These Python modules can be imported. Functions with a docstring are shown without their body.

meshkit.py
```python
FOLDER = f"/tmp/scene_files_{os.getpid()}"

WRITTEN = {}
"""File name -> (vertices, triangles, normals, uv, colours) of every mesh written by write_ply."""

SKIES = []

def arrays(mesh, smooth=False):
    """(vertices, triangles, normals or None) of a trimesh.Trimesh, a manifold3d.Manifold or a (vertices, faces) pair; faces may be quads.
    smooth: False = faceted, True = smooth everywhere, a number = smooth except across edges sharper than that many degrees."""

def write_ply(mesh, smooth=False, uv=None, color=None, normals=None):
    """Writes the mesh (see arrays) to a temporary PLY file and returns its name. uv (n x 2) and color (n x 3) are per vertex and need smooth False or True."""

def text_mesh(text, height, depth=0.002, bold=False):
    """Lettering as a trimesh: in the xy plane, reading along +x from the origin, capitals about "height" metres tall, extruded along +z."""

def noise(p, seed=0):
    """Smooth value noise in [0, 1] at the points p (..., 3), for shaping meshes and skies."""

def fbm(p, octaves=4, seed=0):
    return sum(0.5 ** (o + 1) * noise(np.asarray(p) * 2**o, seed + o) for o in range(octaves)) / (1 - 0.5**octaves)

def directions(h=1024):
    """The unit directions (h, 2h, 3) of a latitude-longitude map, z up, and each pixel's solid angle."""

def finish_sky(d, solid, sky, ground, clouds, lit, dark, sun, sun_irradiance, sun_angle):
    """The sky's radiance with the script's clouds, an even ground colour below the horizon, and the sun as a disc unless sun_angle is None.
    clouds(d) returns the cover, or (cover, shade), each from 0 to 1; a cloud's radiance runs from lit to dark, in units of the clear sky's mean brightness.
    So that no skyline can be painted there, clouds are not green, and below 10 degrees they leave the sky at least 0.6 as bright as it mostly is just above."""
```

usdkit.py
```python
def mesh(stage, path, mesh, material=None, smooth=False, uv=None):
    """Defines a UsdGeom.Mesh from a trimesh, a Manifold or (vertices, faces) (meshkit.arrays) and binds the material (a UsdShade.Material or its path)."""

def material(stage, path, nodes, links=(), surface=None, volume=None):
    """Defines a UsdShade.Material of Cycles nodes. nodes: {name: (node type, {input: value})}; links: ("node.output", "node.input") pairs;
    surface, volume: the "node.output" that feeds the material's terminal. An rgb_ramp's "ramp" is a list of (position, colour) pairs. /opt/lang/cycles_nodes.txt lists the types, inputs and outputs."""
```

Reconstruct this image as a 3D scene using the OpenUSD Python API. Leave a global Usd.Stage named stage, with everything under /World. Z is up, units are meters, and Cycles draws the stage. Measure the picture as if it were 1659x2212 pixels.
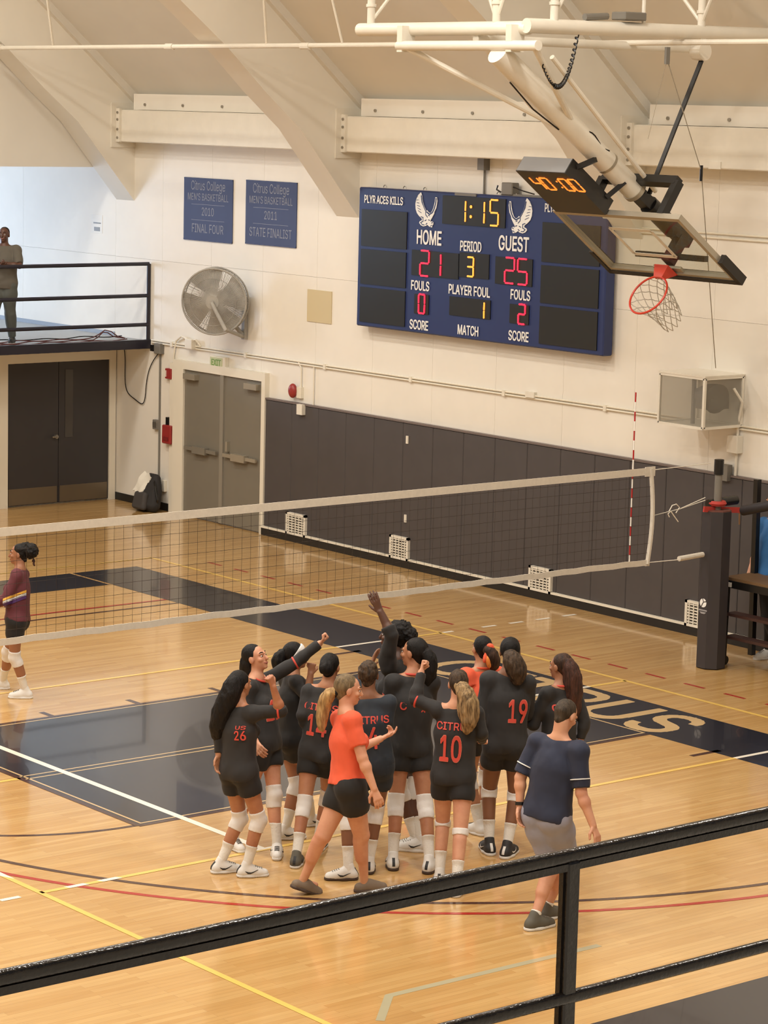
import math, re
import numpy as np, trimesh, usdkit, meshkit
import manifold3d as m3
from pxr import Usd, UsdGeom, UsdLux, UsdShade, Gf, Sdf, Vt
from shapely.geometry import Polygon, LineString, Point, box as sbox
from shapely import affinity

stage = Usd.Stage.CreateInMemory()
UsdGeom.SetStageUpAxis(stage, UsdGeom.Tokens.z)
UsdGeom.SetStageMetersPerUnit(stage, 1.0)
UsdGeom.Xform.Define(stage, '/World')
UsdGeom.Scope.Define(stage, '/World/Looks')
V = lambda *a: np.array(a, float)
PI = math.pi

# ------------------------------------------------------------------ camera
W, H = 1659, 2212
FOC = 5724.802
CAM = V(19.47590, -19.19520, 5.88780)
yaw, pitch, roll = 0.8870, 0.1516, 0.0243
fw = V(-math.sin(yaw)*math.cos(pitch), math.cos(yaw)*math.cos(pitch), -math.sin(pitch))
r0 = np.cross(fw, [0, 0, 1]); r0 /= np.linalg.norm(r0); u0 = np.cross(r0, fw)
RT = r0*math.cos(roll) + u0*math.sin(roll); UP = -r0*math.sin(roll) + u0*math.cos(roll)
cam = UsdGeom.Camera.Define(stage, '/World/camera')
cam.CreateHorizontalApertureAttr(36.0); cam.CreateVerticalApertureAttr(36.0*H/W)
cam.CreateFocalLengthAttr(36.0*FOC/W); cam.CreateClippingRangeAttr(Gf.Vec2f(0.1, 200))
cam.AddTransformOp().Set(Gf.Matrix4d(*RT, 0, *UP, 0, *(-fw), 0, *CAM, 1))
cam.CreateExposureAttr(0.1)

# ------------------------------------------------------------------ lights
def rect(name, pos, w, h, power, color, look=(0, 0, -1)):
    l = UsdLux.RectLight.Define(stage, '/World/' + name)
    l.CreateWidthAttr(w); l.CreateHeightAttr(h); l.CreateIntensityAttr(power); l.CreateColorAttr(Gf.Vec3f(*color))
    z = -np.array(look, float)/np.linalg.norm(look); x = np.cross([0, 1, 0] if abs(z[1]) < .9 else [1, 0, 0], z); x /= np.linalg.norm(x); y = np.cross(z, x)
    l.AddTransformOp().Set(Gf.Matrix4d(*x, 0, *y, 0, *z, 0, *map(float, pos), 1))
LAMP = (1.0, 0.95, 0.865)
n = 0
for ly in (-4.6, -9.0, -13.2, -17.4, -22.0):          # rows of ceiling lamps of the gym
    for lx in (-9.5, -3.2, 3.2, 9.5):
        rect('ceiling_lamp_%03d' % n if n else 'ceiling_lamp', (lx, ly, 10.6 if ly > -6 else 11.9), 1.3, 0.6, 98, LAMP); n += 1
rect('mezzanine_daylight', (-20.3, -2.2, 4.0), 6.0, 1.9, 25, (0.60, 0.75, 1.0), (1, 0.35, -0.05))
dome = UsdLux.DomeLight.Define(stage, '/World/sky'); dome.CreateIntensityAttr(0.05); dome.CreateColorAttr(Gf.Vec3f(0.8, 0.9, 1.0))

# ------------------------------------------------------------------ helpers
def ray(px, py):
    return fw + RT*(px-W/2)/FOC - UP*(py-H/2)/FOC
def on(ax, val, px, py):
    d = ray(px, py); return CAM + d*(val-CAM[ax])/d[ax]
def onX(x, px, py): return on(0, x, px, py)
def onY(y, px, py): return on(1, y, px, py)
def onZ(z, px, py): return on(2, z, px, py)
def deep(depth, px, py): return CAM + ray(px, py)*depth          # depth along the view axis

def lin(r, g, b):
    f = lambda v: v/12.92 if v <= .04045 else ((v+.055)/1.055)**2.4
    return tuple(f(v/255.) for v in (r, g, b))
LOOKS = {}
def mat(name, rgb, rough=.5, metal=0., spec=.5, var=0., vscale=8., bump=0., bscale=60., emit=0., coat=0., sheen=0., sss=0., rgb2=None, stretch=(1, 1, 1), thr=(.35, .65), rand=0.):
    if name in LOOKS: return LOOKS[name]
    col = lin(*rgb)
    nodes = {'p': ('principled_bsdf', {'base_color': col, 'roughness': rough, 'metallic': metal, 'specular_ior_level': spec, 'coat_weight': coat, 'sheen_weight': sheen})}
    if sss: nodes['p'][1].update(subsurface_weight=sss, subsurface_scale=.01)
    links = []
    if emit: nodes['p'][1].update(emission_color=col, emission_strength=emit)
    if var or bump or rgb2:
        nodes['tc'] = ('texture_coordinate', {}); nodes['mp'] = ('mapping', {'scale': stretch})
        links.append(('tc.object', 'mp.vector'))
    if var or rgb2:
        lo = tuple(v*(1-var) for v in col) if rgb2 is None else lin(*rgb2)
        nodes['n'] = ('noise_texture', {'scale': vscale, 'detail': 5., 'roughness': .6})
        nodes['r'] = ('rgb_ramp', {'ramp': [(thr[0], lo), (thr[1], col)]})
        links += [('mp.vector', 'n.vector'), ('n.fac', 'r.fac'), ('r.color', 'p.base_color')]
    if bump:
        nodes['bn'] = ('noise_texture', {'scale': bscale, 'detail': 3.}); nodes['b'] = ('bump', {'strength': bump, 'distance': .01})
        links += [('mp.vector', 'bn.vector'), ('bn.fac', 'b.height'), ('b.normal', 'p.normal')]
    LOOKS[name] = usdkit.material(stage, '/World/Looks/' + name, nodes, links, surface='p.BSDF')
    return LOOKS[name]

USED = set()
def path(name, parent):
    base = '/World' if parent is None else str(parent.GetPath())
    p, k = base + '/' + name, 0
    while p in USED:
        k += 1; p = '%s/%s_%03d' % (base, name, k)
    USED.add(p); return p
def tag(o, label=None, cat=None, group=None, kind=None):
    for k, v in (('label', label), ('category', cat), ('group', group), ('kind', kind)):
        if v: o.SetCustomDataByKey(k, v)
    return o
OFF = {}
def part(name, mesh, m, parent, **k):
    """A part (or sub-part) of a thing: world coordinates in, the thing's own out."""
    if isinstance(mesh, (list, tuple)) and not isinstance(mesh[0], np.ndarray): mesh = cat_(mesh)
    o = OFF.get(str(parent.GetPath()).split('/')[2], None)
    if o is not None:
        v, f, _ = meshkit.arrays(mesh); mesh = trimesh.Trimesh(v-o, f, process=False)
    sm = k.pop('smooth', 32)
    return tag(usdkit.mesh(stage, path(name, parent), mesh, m, smooth=sm).GetPrim(), **k)
def thing(name, label=None, cat=None, group=None, kind=None, at=None):
    x = UsdGeom.Xform.Define(stage, path(name, None)); pr = x.GetPrim()
    if at is not None:
        x.AddTranslateOp().Set(Gf.Vec3d(*map(float, at))); OFF[pr.GetName()] = np.array(at, float)
    return tag(pr, label, cat, group, kind)
def one(name, mesh, m, label=None, cat=None, group=None, kind=None, smooth=32):
    if isinstance(mesh, (list, tuple)) and not isinstance(mesh[0], np.ndarray): mesh = cat_(mesh)
    return tag(usdkit.mesh(stage, path(name, None), mesh, m, smooth=smooth).GetPrim(), label, cat, group, kind)

def cat_(ms):
    ms = [trimesh.Trimesh(*meshkit.arrays(m)[:2], process=False) for m in ms]
    return trimesh.util.concatenate(ms)
def bx(x0, x1, y0, y1, z0, z1, bev=0.):
    if bev:
        b = bev; s = []
        for a in (x0+b, x1-b):
            for c in (y0+b, y1-b):
                for d in (z0+b, z1-b):
                    s += [(a-b, c, d), (a+b, c, d), (a, c-b, d), (a, c+b, d), (a, c, d-b), (a, c, d+b)]
        return m3.Manifold.hull_points(s)
    m = trimesh.creation.box((x1-x0, y1-y0, z1-z0)); m.apply_translation(((x0+x1)/2, (y0+y1)/2, (z0+z1)/2)); return m
def frame_of(d):
    d = d/np.linalg.norm(d); a = V(0, 0, 1) if abs(d[2]) < .9 else V(1, 0, 0)
    x = np.cross(a, d); x /= np.linalg.norm(x); return x, np.cross(d, x), d
def tube(pts, r, n=10, closed=False):
    pts = np.array(pts, float); N = len(pts); rr = np.broadcast_to(r, N)
    T = np.roll(pts, -1, 0)-np.roll(pts, 1, 0)
    if not closed: T[0] = pts[1]-pts[0]; T[-1] = pts[-1]-pts[-2]
    T /= np.maximum(np.linalg.norm(T, axis=1, keepdims=True), 1e-9)
    x, y, _ = frame_of(T[0]); vs = []
    a = np.arange(n)*2*PI/n
    for i in range(N):
        x = x-T[i]*(x@T[i]); x /= np.linalg.norm(x); y = np.cross(T[i], x)
        vs.append(pts[i]+rr[i]*(np.cos(a)[:, None]*x+np.sin(a)[:, None]*y))
    v = np.vstack(vs); f = []
    for i in range(N if closed else N-1):
        j = (i+1) % N
        for k in range(n):
            l = (k+1) % n
            f += [(i*n+k, i*n+l, j*n+l), (i*n+k, j*n+l, j*n+k)]
    if not closed:
        for k in range(1, n-1): f += [(0, k+1, k), ((N-1)*n, (N-1)*n+k, (N-1)*n+k+1)]
    return trimesh.Trimesh(v, f, process=False)
def spline(P, n=8):
    from scipy.interpolate import CubicSpline
    P = np.array(P, float); t = np.r_[0, np.cumsum(np.linalg.norm(np.diff(P, axis=0), axis=1))]
    return CubicSpline(t, P)(np.linspace(0, t[-1], n*(len(P)-1)+1))
def bar(p, q, w, h, up=(0, 0, 1)):
    """A rectangular bar from p to q, w across and h along up."""
    p, q = np.array(p, float), np.array(q, float); d = q-p; L = np.linalg.norm(d); d /= L
    x = np.cross(np.array(up, float), d)
    if np.linalg.norm(x) < 1e-4: x = np.cross([1, 0, 0], d)
    x /= np.linalg.norm(x); y = np.cross(d, x)
    m = trimesh.creation.box((w, h, L)); M = np.eye(4); M[:3, 0] = x; M[:3, 1] = y; M[:3, 2] = d; M[:3, 3] = (p+q)/2
    m.apply_transform(M); return m
def ext(poly, h):
    g = getattr(poly, 'geoms', [poly])
    return cat_([trimesh.creation.extrude_polygon(a, h, engine='earcut') for a in g if a.area > 1e-9])
def place(m, o, ex, ey):
    """Mesh in its xy plane (z = thickness) set at o with x along ex and y along ey."""
    m = trimesh.Trimesh(*meshkit.arrays(m)[:2], process=False)
    ex, ey = np.array(ex, float), np.array(ey, float); ex = ex/np.linalg.norm(ex); ey = ey/np.linalg.norm(ey)
    M = np.eye(4); M[:3, 0] = ex; M[:3, 1] = ey; M[:3, 2] = np.cross(ex, ey); M[:3, 3] = o
    m.apply_transform(M); return m
def profile_x(yz, x0, x1):
    """Polygon of (y, z) extruded along x."""
    return place(ext(Polygon(yz), x1-x0), (x0, 0, 0), (0, 1, 0), (0, 0, 1))
def text(s, w, h, depth=.004, bold=True):
    """Lettering centred on the origin, w wide and h high."""
    m = meshkit.text_mesh(s, .1, depth, bold); b = m.bounds
    m.apply_translation(-(b[0]+b[1])/2*V(1, 1, 0)); m.apply_scale([w/(b[1]-b[0])[0], h/(b[1]-b[0])[1], 1]); return m
def grow(poly, d): return poly.buffer(d)
def disc(c, r, ax, t, n=24):
    x, y, d = frame_of(np.array(ax, float)); a = np.arange(n)*2*PI/n
    return tube([np.array(c, float)-d*t/2, np.array(c, float)+d*t/2], r, n)
def ball(c, r, sub=2, s=(1, 1, 1)):
    m = trimesh.creation.icosphere(sub, r); m.apply_scale(s); m.apply_translation(c); return m

# ------------------------------------------------------------------ materials
wall_m = mat('wall_paint', (236, 230, 218), .6, var=.05, vscale=1.3, bump=.05, bscale=14)
roof_m = mat('roof_paint', (224, 219, 208), .7, var=.05, vscale=.8, bump=.04, bscale=9)
rib_m = mat('rib_paint', (234, 229, 217), .55, var=.04, vscale=1.1)
white_m = mat('white_enamel', (232, 226, 212), .35, var=.05, vscale=5)
cream_m = mat('cream_trim', (230, 223, 206), .5)
navy_m = mat('navy_pad', (76, 71, 71), .55, var=.08, vscale=3, bump=.06, bscale=40)
base_m = mat('black_rubber', (30, 28, 27), .5)
black_m = mat('black_paint', (20, 19, 19), .35, var=.1, vscale=6)
steel_m = mat('steel', (165, 160, 150), .35, metal=.8, var=.1, vscale=4)
alu_m = mat('aluminium', (176, 168, 152), .4, metal=.55)
grey_m = mat('grey_plastic', (120, 116, 108), .5)
red_m = mat('red_enamel', (150, 46, 44), .4)
rim_m = mat('rim_orange', (205, 62, 40), .35)
doorg_m = mat('grey_door', (124, 118, 106), .45, var=.05, vscale=2)
doord_m = mat('dark_door', (56, 53, 54), .5, var=.08, vscale=2)
blue_m = mat('banner_blue', (70, 82, 118), .8, var=.06, vscale=3)
banner_t = mat('banner_print', (136, 142, 158), .8)
sbblue_m = mat('scoreboard_blue', (36, 51, 98), .4)
screen_m = mat('dark_display', (34, 34, 31), .35)
print_m = mat('white_print', (235, 235, 232), .5)
paper_m = mat('paper', (238, 236, 230), .8)
cord_m = mat('cord_white', (225, 220, 208), .7)
netcord_m = mat('net_cord', (50, 38, 30), .8)
tape_m = mat('net_tape', (214, 206, 192), .7, var=.08, vscale=20)
led_r = mat('led_red', (255, 36, 62), emit=1.8)
led_a = mat('led_amber', (255, 158, 62), emit=1.25)
led_o = mat('led_orange', (255, 124, 44), emit=1.5)
rail_m = mat('railing_black', (28, 24, 22), .16, var=.1, vscale=9, bump=.25, bscale=55)
raild_m = mat('railing_navy', (32, 30, 42), .4)

# floor: maple strips running along the court
fl_nodes = {'g': ('geometry', {}), 'sw': ('mapping', {'rotation': (0, 0, PI/2)}),
    'br': ('brick_texture', {'scale': 1.0, 'color1': lin(208, 170, 112), 'color2': lin(196, 153, 94), 'mortar': lin(168, 126, 76), 'mortar_size': .0012, 'mortar_smooth': .6, 'brick_width': 1.1, 'row_height': .057, 'bias': .0, 'offset': .37}),
    'st': ('mapping', {'scale': (16., 1.1, 1.)}), 'nz': ('noise_texture', {'scale': 2.0, 'detail': 5.}), 'rp': ('rgb_ramp', {'ramp': [(.3, (.92, .905, .88)), (.7, (1.03, 1.03, 1.02))]}),
    'n2': ('noise_texture', {'scale': .55, 'detail': 3.}), 'r2': ('rgb_ramp', {'ramp': [(.3, (.92, .9, .88)), (.7, (1.03, 1.03, 1.03))]}),
    'm1': ('mix', {'mix_type': 'multiply', 'fac': 1.0}), 'm2': ('mix', {'mix_type': 'multiply', 'fac': 1.0}),
    'bn': ('noise_texture', {'scale': 3.0, 'detail': 2.}), 'b': ('bump', {'strength': .015, 'distance': .01}),
    'p': ('principled_bsdf', {'roughness': .2, 'specular_ior_level': .5, 'coat_weight': .5, 'coat_roughness': .07})}
fl_links = [('g.position', 'sw.vector'), ('sw.vector', 'br.vector'), ('g.position', 'st.vector'), ('st.vector', 'nz.vector'), ('nz.fac', 'rp.fac'), ('g.position', 'n2.vector'), ('n2.fac', 'r2.fac'),
    ('br.color', 'm1.color1'), ('rp.color', 'm1.color2'), ('m1.color', 'm2.color1'), ('r2.color', 'm2.color2'), ('m2.color', 'p.base_color'), ('g.position', 'bn.vector'), ('bn.fac', 'b.height'), ('b.normal', 'p.normal')]
floor_m = usdkit.material(stage, '/World/Looks/maple_floor', fl_nodes, fl_links, surface='p.BSDF')
def paint(name, rgb): return mat('court_' + name, rgb, .2, var=.06, vscale=2., coat=.3, spec=.4)
p_navy, p_yel, p_white = paint('navy', (34, 36, 46)), paint('yellow', (236, 196, 104)), paint('white', (246, 238, 222))
p_brown, p_red, p_wood, p_blue = paint('brown', (74, 46, 38)), paint('red', (172, 48, 40)), paint('wood', (204, 172, 124)), paint('pale_blue', (176, 168, 138))
glass_m = usdkit.material(stage, '/World/Looks/clear_pane', {'t': ('transparent_bsdf', {'color': (.86, .87, .84)}), 'gl': ('glossy_bsdf', {'color': (.9, .9, .9), 'roughness': .03}), 'm': ('mix_closure', {'fac': .07})},
    [('t.BSDF', 'm.closure1'), ('gl.BSDF', 'm.closure2')], surface='m.closure')

# ------------------------------------------------------------------ setting: floor and its painted court
YW = 2.45                                                     # the end wall
fl = thing('floor', kind='structure')
part('floorboards', bx(-13.5, 14.5, -28.5, YW, -.05, 0), floor_m, fl)
def flat(poly, level): return place(ext(poly, .0006), (0, 0, .0006*level), (1, 0, 0), (0, 1, 0))
def fpart(name, poly, m, level): return part(name, flat(poly, level), m, fl, smooth=False)
band = sbox(-8.42, -27.0, 8.42, -.52).difference(sbox(-7.5, -26.1, 7.5, -1.5))
gap = sbox(-8.42, -1.53, -7.48, -1.49)
letters = []
def flat_text(s, w, h, cx, cy):
    m = text(s, w, h, .001); m.apply_translation((cx, cy, 0)); return m
fpart('border_band', band.difference(gap), p_navy, 1)
key = sbox(-1.86, -7.36, 1.86, -1.5)
fpart('key_paint', key, p_navy, 1)
def ringline(poly, inset, w): return poly.buffer(-inset).difference(poly.buffer(-inset-w))
fpart('key_outline', ringline(sbox(-1.86, -7.36, 1.86, -1.44), .05, .022), p_wood, 2)
for sx in (-1, 1):
    fpart('key_edge', sbox(sx*1.86-.025, -7.36, sx*1.86+.025, -1.5), p_brown, 2)
    for i, y in enumerate((-5.86, -4.86, -3.86, -1.76-.02)):
        fpart('lane_mark', sbox(min(sx*1.86, sx*2.08), y-.03, max(sx*1.86, sx*2.08), y+.03) if i < 3 else sbox(min(sx*1.9, sx*2.75), y-.02, max(sx*1.9, sx*2.75), y+.02).intersection(sbox(-9, -9, -99, 9)) .union(sbox(min(sx*2.68, sx*2.74), -1.78, max(sx*2.68, sx*2.74), -1.4)), p_brown, 1)
    fpart('block_mark', sbox(min(sx*1.86, sx*2.1), -3.34, max(sx*1.86, sx*2.1), -3.04), p_navy, 1)
    fpart('center_stripe', sbox(sx*.05-.011, -7.36, sx*.05+.011, -1.5), p_wood, 2)
fpart('free_throw_line', sbox(-1.86, -7.385, 1.86, -7.335), p_brown, 3)
ftc = Point(0, -7.36).buffer(1.86, 48)
fpart('free_throw_circle', ftc.difference(ftc.buffer(-.05)).intersection(sbox(-3, -12, 3, -7.36)), p_brown, 1)
def three(r, xs):
    a = np.linspace(PI, 2*PI, 90); pts = [(-r, -1.5)]+[(r*math.cos(t), -3.11+r*math.sin(t)) for t in a]+[(r, -1.5)]
    return LineString(pts).buffer(.026, cap_style=2)
fpart('three_point_line', three(6.07, 5.95), p_brown, 2)
fpart('outer_three_point_line', three(6.33, 6.25), p_red, 2)
L = .026
def cut_line(a, b, over):
    ln = LineString([a, b]).buffer(L, cap_style=2); return ln, ln.intersection(over)
navy_area = band.union(key)
dark = three(6.07, 0).buffer(.05).union(three(6.33, 0).buffer(.05))
for a, b in (((-8.9, 0), (12.9, 0)), ((-8.9, -9), (12.9, -9)), ((-8.85, -9), (-8.85, 0)), ((-3, -9), (-3, 0)), ((3, -9), (3, 0)), ((0, -1.5), (0, 0)), ((0, -9), (0, -7.36))):
    ln = LineString([a, b]).buffer(L, cap_style=2); ov = ln.intersection(navy_area.union(dark))
    fpart('volleyball_line', ln.difference(ov), p_yel, 3)
    if ov.area > 1e-4: fpart('white_line_crossing', ov, p_white, 4)
wl = LineString([(-1.86-1.2, -6.92), (2.98, -6.92)]).buffer(.034, cap_style=2)
fpart('practice_line', wl, p_white, 3)
fpart('practice_corner', sbox(2.965, -7.02, 3.0, -6.8), p_white, 4)
for x in (-3, 3):
    for k in range(5):
        fpart('attack_line_dash', sbox(x-L, .2+.42*k, x+L, .41+.42*k) if k else sbox(x-L, .03, x+L, .18), p_white, 3)
        if k < 3: fpart('attack_line_dash', sbox(x-L, -9.35-.4*k, x+L, -9.18-.4*k), p_white, 3)
for k in range(19):
    x = -8.05+.575*k
    fpart('red_dash', sbox(x-.145, .42, x+.145, .46), p_red, 2)
fpart('tape_mark', LineString([(6.66, -8.68), (6.31, -8.32), (6.33, -6.4)]).buffer(.03, cap_style=2), p_blue, 1)
# CITRUS in wood-coloured letters read from the far side of the band
cit = text('CITRUS', 3.66, .86, .0006); cit = place(cit, (.075, -1.04, .0012), (1, 0, 0), (0, 1, 0))
part('band_lettering', cit, p_wood, fl, smooth=False)

# ------------------------------------------------------------------ walls, roof, ribs
wb = thing('wall_back', kind='structure')
part('wall_core', bx(-21, 9, YW+.02, YW+.25, 0, 7.2), wall_m, wb)
xs = [-21, -18.5, -16.1] + [-13.5+1.22*k for k in range(0, 14)] + [4.8, 7, 9]
for i in range(len(xs)-1):
    for z0, z1 in ((0, 2.44), (2.44, 3.62), (3.62, 6.02)):
        part('wall_panel', bx(xs[i]+.0012, xs[i+1]-.0012, YW, YW+.03, z0+.0012, z1-.0012), wall_m, wb, smooth=False)
wlft = thing('wall_left', kind='structure')
part('wall_core', bx(-13.7, -13.5, -28.5, YW, 0, 2.33), wall_m, wlft)
one('baseboard_back', [bx(-13.5, -12.02, YW-.015, YW, 0, .11), bx(-9.66, 9, YW-.09, YW, 0, .1)], base_m, kind='structure')
one('baseboard_left', [bx(-13.5, -13.485, -6, .42, 0, .11), bx(-13.5, -13.485, 2.42, YW, 0, .11)], base_m, kind='structure')
one('trim_1', bx(-9.66, 9, YW-.095, YW-.04, .1, .125), cream_m, kind='structure')
roof = lambda y: 5.97+.85*(YW-y)
prof = [(YW+.3, 5.72), (YW, 5.97), (-3, roof(-3)), (-8, 13.2), (-13, 13.9), (-13, 14.1), (-8, 13.4), (-3, roof(-3)+.2), (YW+.3, 6.3)]
one('ceiling', [profile_x(prof, -24, 15), profile_x([(-26-y, z) for y, z in prof][::-1], -24, 15)], roof_m, kind='structure', smooth=False)
one('wall_front', bx(-24, 15, -28.9, -28.5, 0, 7), wall_m, kind='structure')
one('wall_right', bx(19.9, 20.1, -28.5, YW, 0, 14), wall_m, kind='structure')
low = [(2.45, 4.45), (1.475, 5.576), (.915, 6.03), (.295, 6.585), (-.41, 7.12), (-2, 8.25), (-4, 9.5)]
rib_lab = ['white concrete roof rib rising from the wall at the balcony corner, leftmost', 'white concrete roof rib that comes down at the left end of the scoreboard', 'white concrete roof rib behind the tilted basket mast']
for i, x in enumerate((-13.018, -7.752, -2.486)):
    t = thing('roof_rib', rib_lab[i], 'roof rib')
    part('rib_web', profile_x(low+[(-4, roof(-4)), (2.45, roof(2.45))], x-.47, x), rib_m, t)
    part('rib_curb', profile_x([(2.45, roof(2.45)-.14), (2.45, roof(2.45)+.0), (-4, roof(-4)), (-4, roof(-4)-.14)], x-.55, x+.09), roof_m, t)
    for sx, xx in ((1, x),):
        part('bracket', [bx(xx, xx+.02, YW-.42, YW-.0, 5.22, 5.86), bx(xx-.01, xx+.1, YW-.34, YW-.3, 5.3, 5.78)], white_m, t)
        for z in (5.36, 5.48, 5.62, 5.72): part('bolt', disc((xx+.06, YW-.345, z), .018, (0, 1, 0), .02, 8), steel_m, t)
beam_lab = ['white eave beam above the two blue banners', 'white eave beam above the scoreboard', 'white eave beam at the right edge above the wall speaker cage']
for i, (a, b) in enumerate(((-13.018, -8.222), (-7.752, -2.956), (-2.486, 4.2))):
    t = thing('eave_beam', beam_lab[i], 'beam')
    part('beam', bx(a+.02, b, YW-.3, YW, 5.3, 5.76, .012), white_m, t)
    part('upper_board', bx(a+.2, b, YW-.16, YW, 5.765, 5.99), wall_m, t)
    for k in range(5): part('bolt', disc((a+.5+.95*k, YW-.17, 5.84), .02, (0, 1, 0), .02, 8), steel_m, t)
    if i == 2: part('spotted_plate', bx(-1.18, -1.0, YW-.315, YW-.3, 5.3, 5.38), white_m, t)

# mezzanine on the left
mz = thing('mezzanine', kind='structure')
part('slab', bx(-21, -12.62, -28.5, YW, 2.34, 2.44), mat('mez_floor', (176, 178, 180), .5, var=.06), mz)
part('fascia', bx(-12.62, -12.55, -28.5, YW, 2.33, 2.46), raild_m, mz)
part('upper_slab', bx(-21, -13.69, -28.5, YW, 4.92, 5.1), wall_m, mz)
part('upper_front', bx(-13.7, -13.5, -28.5, YW, 4.92, 14), roof_m, wlft)
part('back_wall', [bx(-20.7, -20.5, -28.5, -5.4, 2.44, 8), bx(-20.7, -20.5, 1.0, YW, 2.44, 8), bx(-20.7, -20.5, -5.4, 1, 2.44, 3), bx(-20.7, -20.5, -5.4, 1, 5, 8)], wall_m, mz)
part('base_strip', bx(-21, -13.5, YW-.012, YW, 2.44, 2.5), mat('mez_base', (150, 158, 168), .6), mz)
w1 = thing('window_1', kind='structure')
part('window_frame', [bx(-20.62, -20.5, y-.03, y+.03, 3, 5) for y in (-5.37, -3.8, -2.2, -.6, .97)]+[bx(-20.62, -20.5, -5.4, 1, z-.03, z+.03) for z in (3.03, 4.97)], white_m, w1)
rl = thing('balcony_railing', 'navy pipe railing along the edge of the upper left balcony', 'railing', at=(-12.58, YW, 2.46))
for z in (3.56, 3.1, 2.68):
    part('rail', tube([(-12.58, -12, z), (-12.58, YW-.03, z)], .027, 12), raild_m, rl)
for y in (YW-.03, .72-.9, -3, -5.5, -8): part('post', tube([(-12.58, y, 2.44), (-12.58, y, 3.56)], .027, 12), raild_m, rl)

# ------------------------------------------------------------------ doors
d = thing('door_1', kind='structure', at=(-13.5, 1.46, 0))
X = -13.5
part('door_frame', [bx(X, X+.07, .44, .58, 0, 2.24), bx(X, X+.07, 2.32, 2.43, 0, 2.24), bx(X, X+.07, .58, 2.32, 2.1, 2.24)], cream_m, d)
for a, b, s in ((.58, 1.445, 1), (1.455, 2.32, -1)):
    lf = part('door_leaf', bx(X, X+.045, a, b, .02, 2.1), doord_m, d)
    part('kick_plate', bx(X+.045, X+.05, a+.02, b-.02, .03, .27), mat('kick', (120, 108, 90), .35, metal=.5), lf)
part('narrow_window', bx(X+.045, X+.052, 1.56, 1.69, .98, 1.98), mat('smoked_glass', (72, 68, 64), .2), d)
part('handle', [tube([(X+.09, 1.32, 1.0), (X+.09, 1.40, 1.0)], .014), disc((X+.06, 1.4, 1.0), .03, (1, 0, 0), .05)], steel_m, d)
d = thing('door_2', kind='structure', at=(-10.65, YW, 0))
part('door_frame', [bx(-11.86, -11.60, YW-.08, YW, 0, 2.24), bx(-11.98, -11.86, YW-.05, YW, 0, 2.18), bx(-9.72, -9.64, YW-.08, YW, 0, 2.24), bx(-11.60, -9.72, YW-.08, YW, 2.12, 2.24)], cream_m, d)
for a, b, s in ((-11.60, -10.665, 1), (-10.655, -9.72, -1)):
    lf = part('door_leaf', bx(a, b, YW-.05, YW, .02, 2.12), doorg_m, d)
    part('push_bar', [bx(a+.08, b-.08, YW-.11, YW-.08, .98, 1.03), bx((a if s < 0 else a)+.3, a+.62, YW-.13, YW-.05, .95, 1.05)], alu_m if s < 0 else doorg_m, lf)
    part('door_closer', bx(a+.06 if s > 0 else b-.35, a+.35 if s > 0 else b-.06, YW-.13, YW-.05, 1.99, 2.07), alu_m, lf)
part('mullion', bx(-10.7, -10.62, YW-.075, YW-.05, .02, 2.12), mat('mullion', (140, 134, 122), .4), d)
part('pull', bx(-10.52, -10.48, YW-.1, YW-.05, 1.06, 1.2), alu_m, d)

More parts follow.
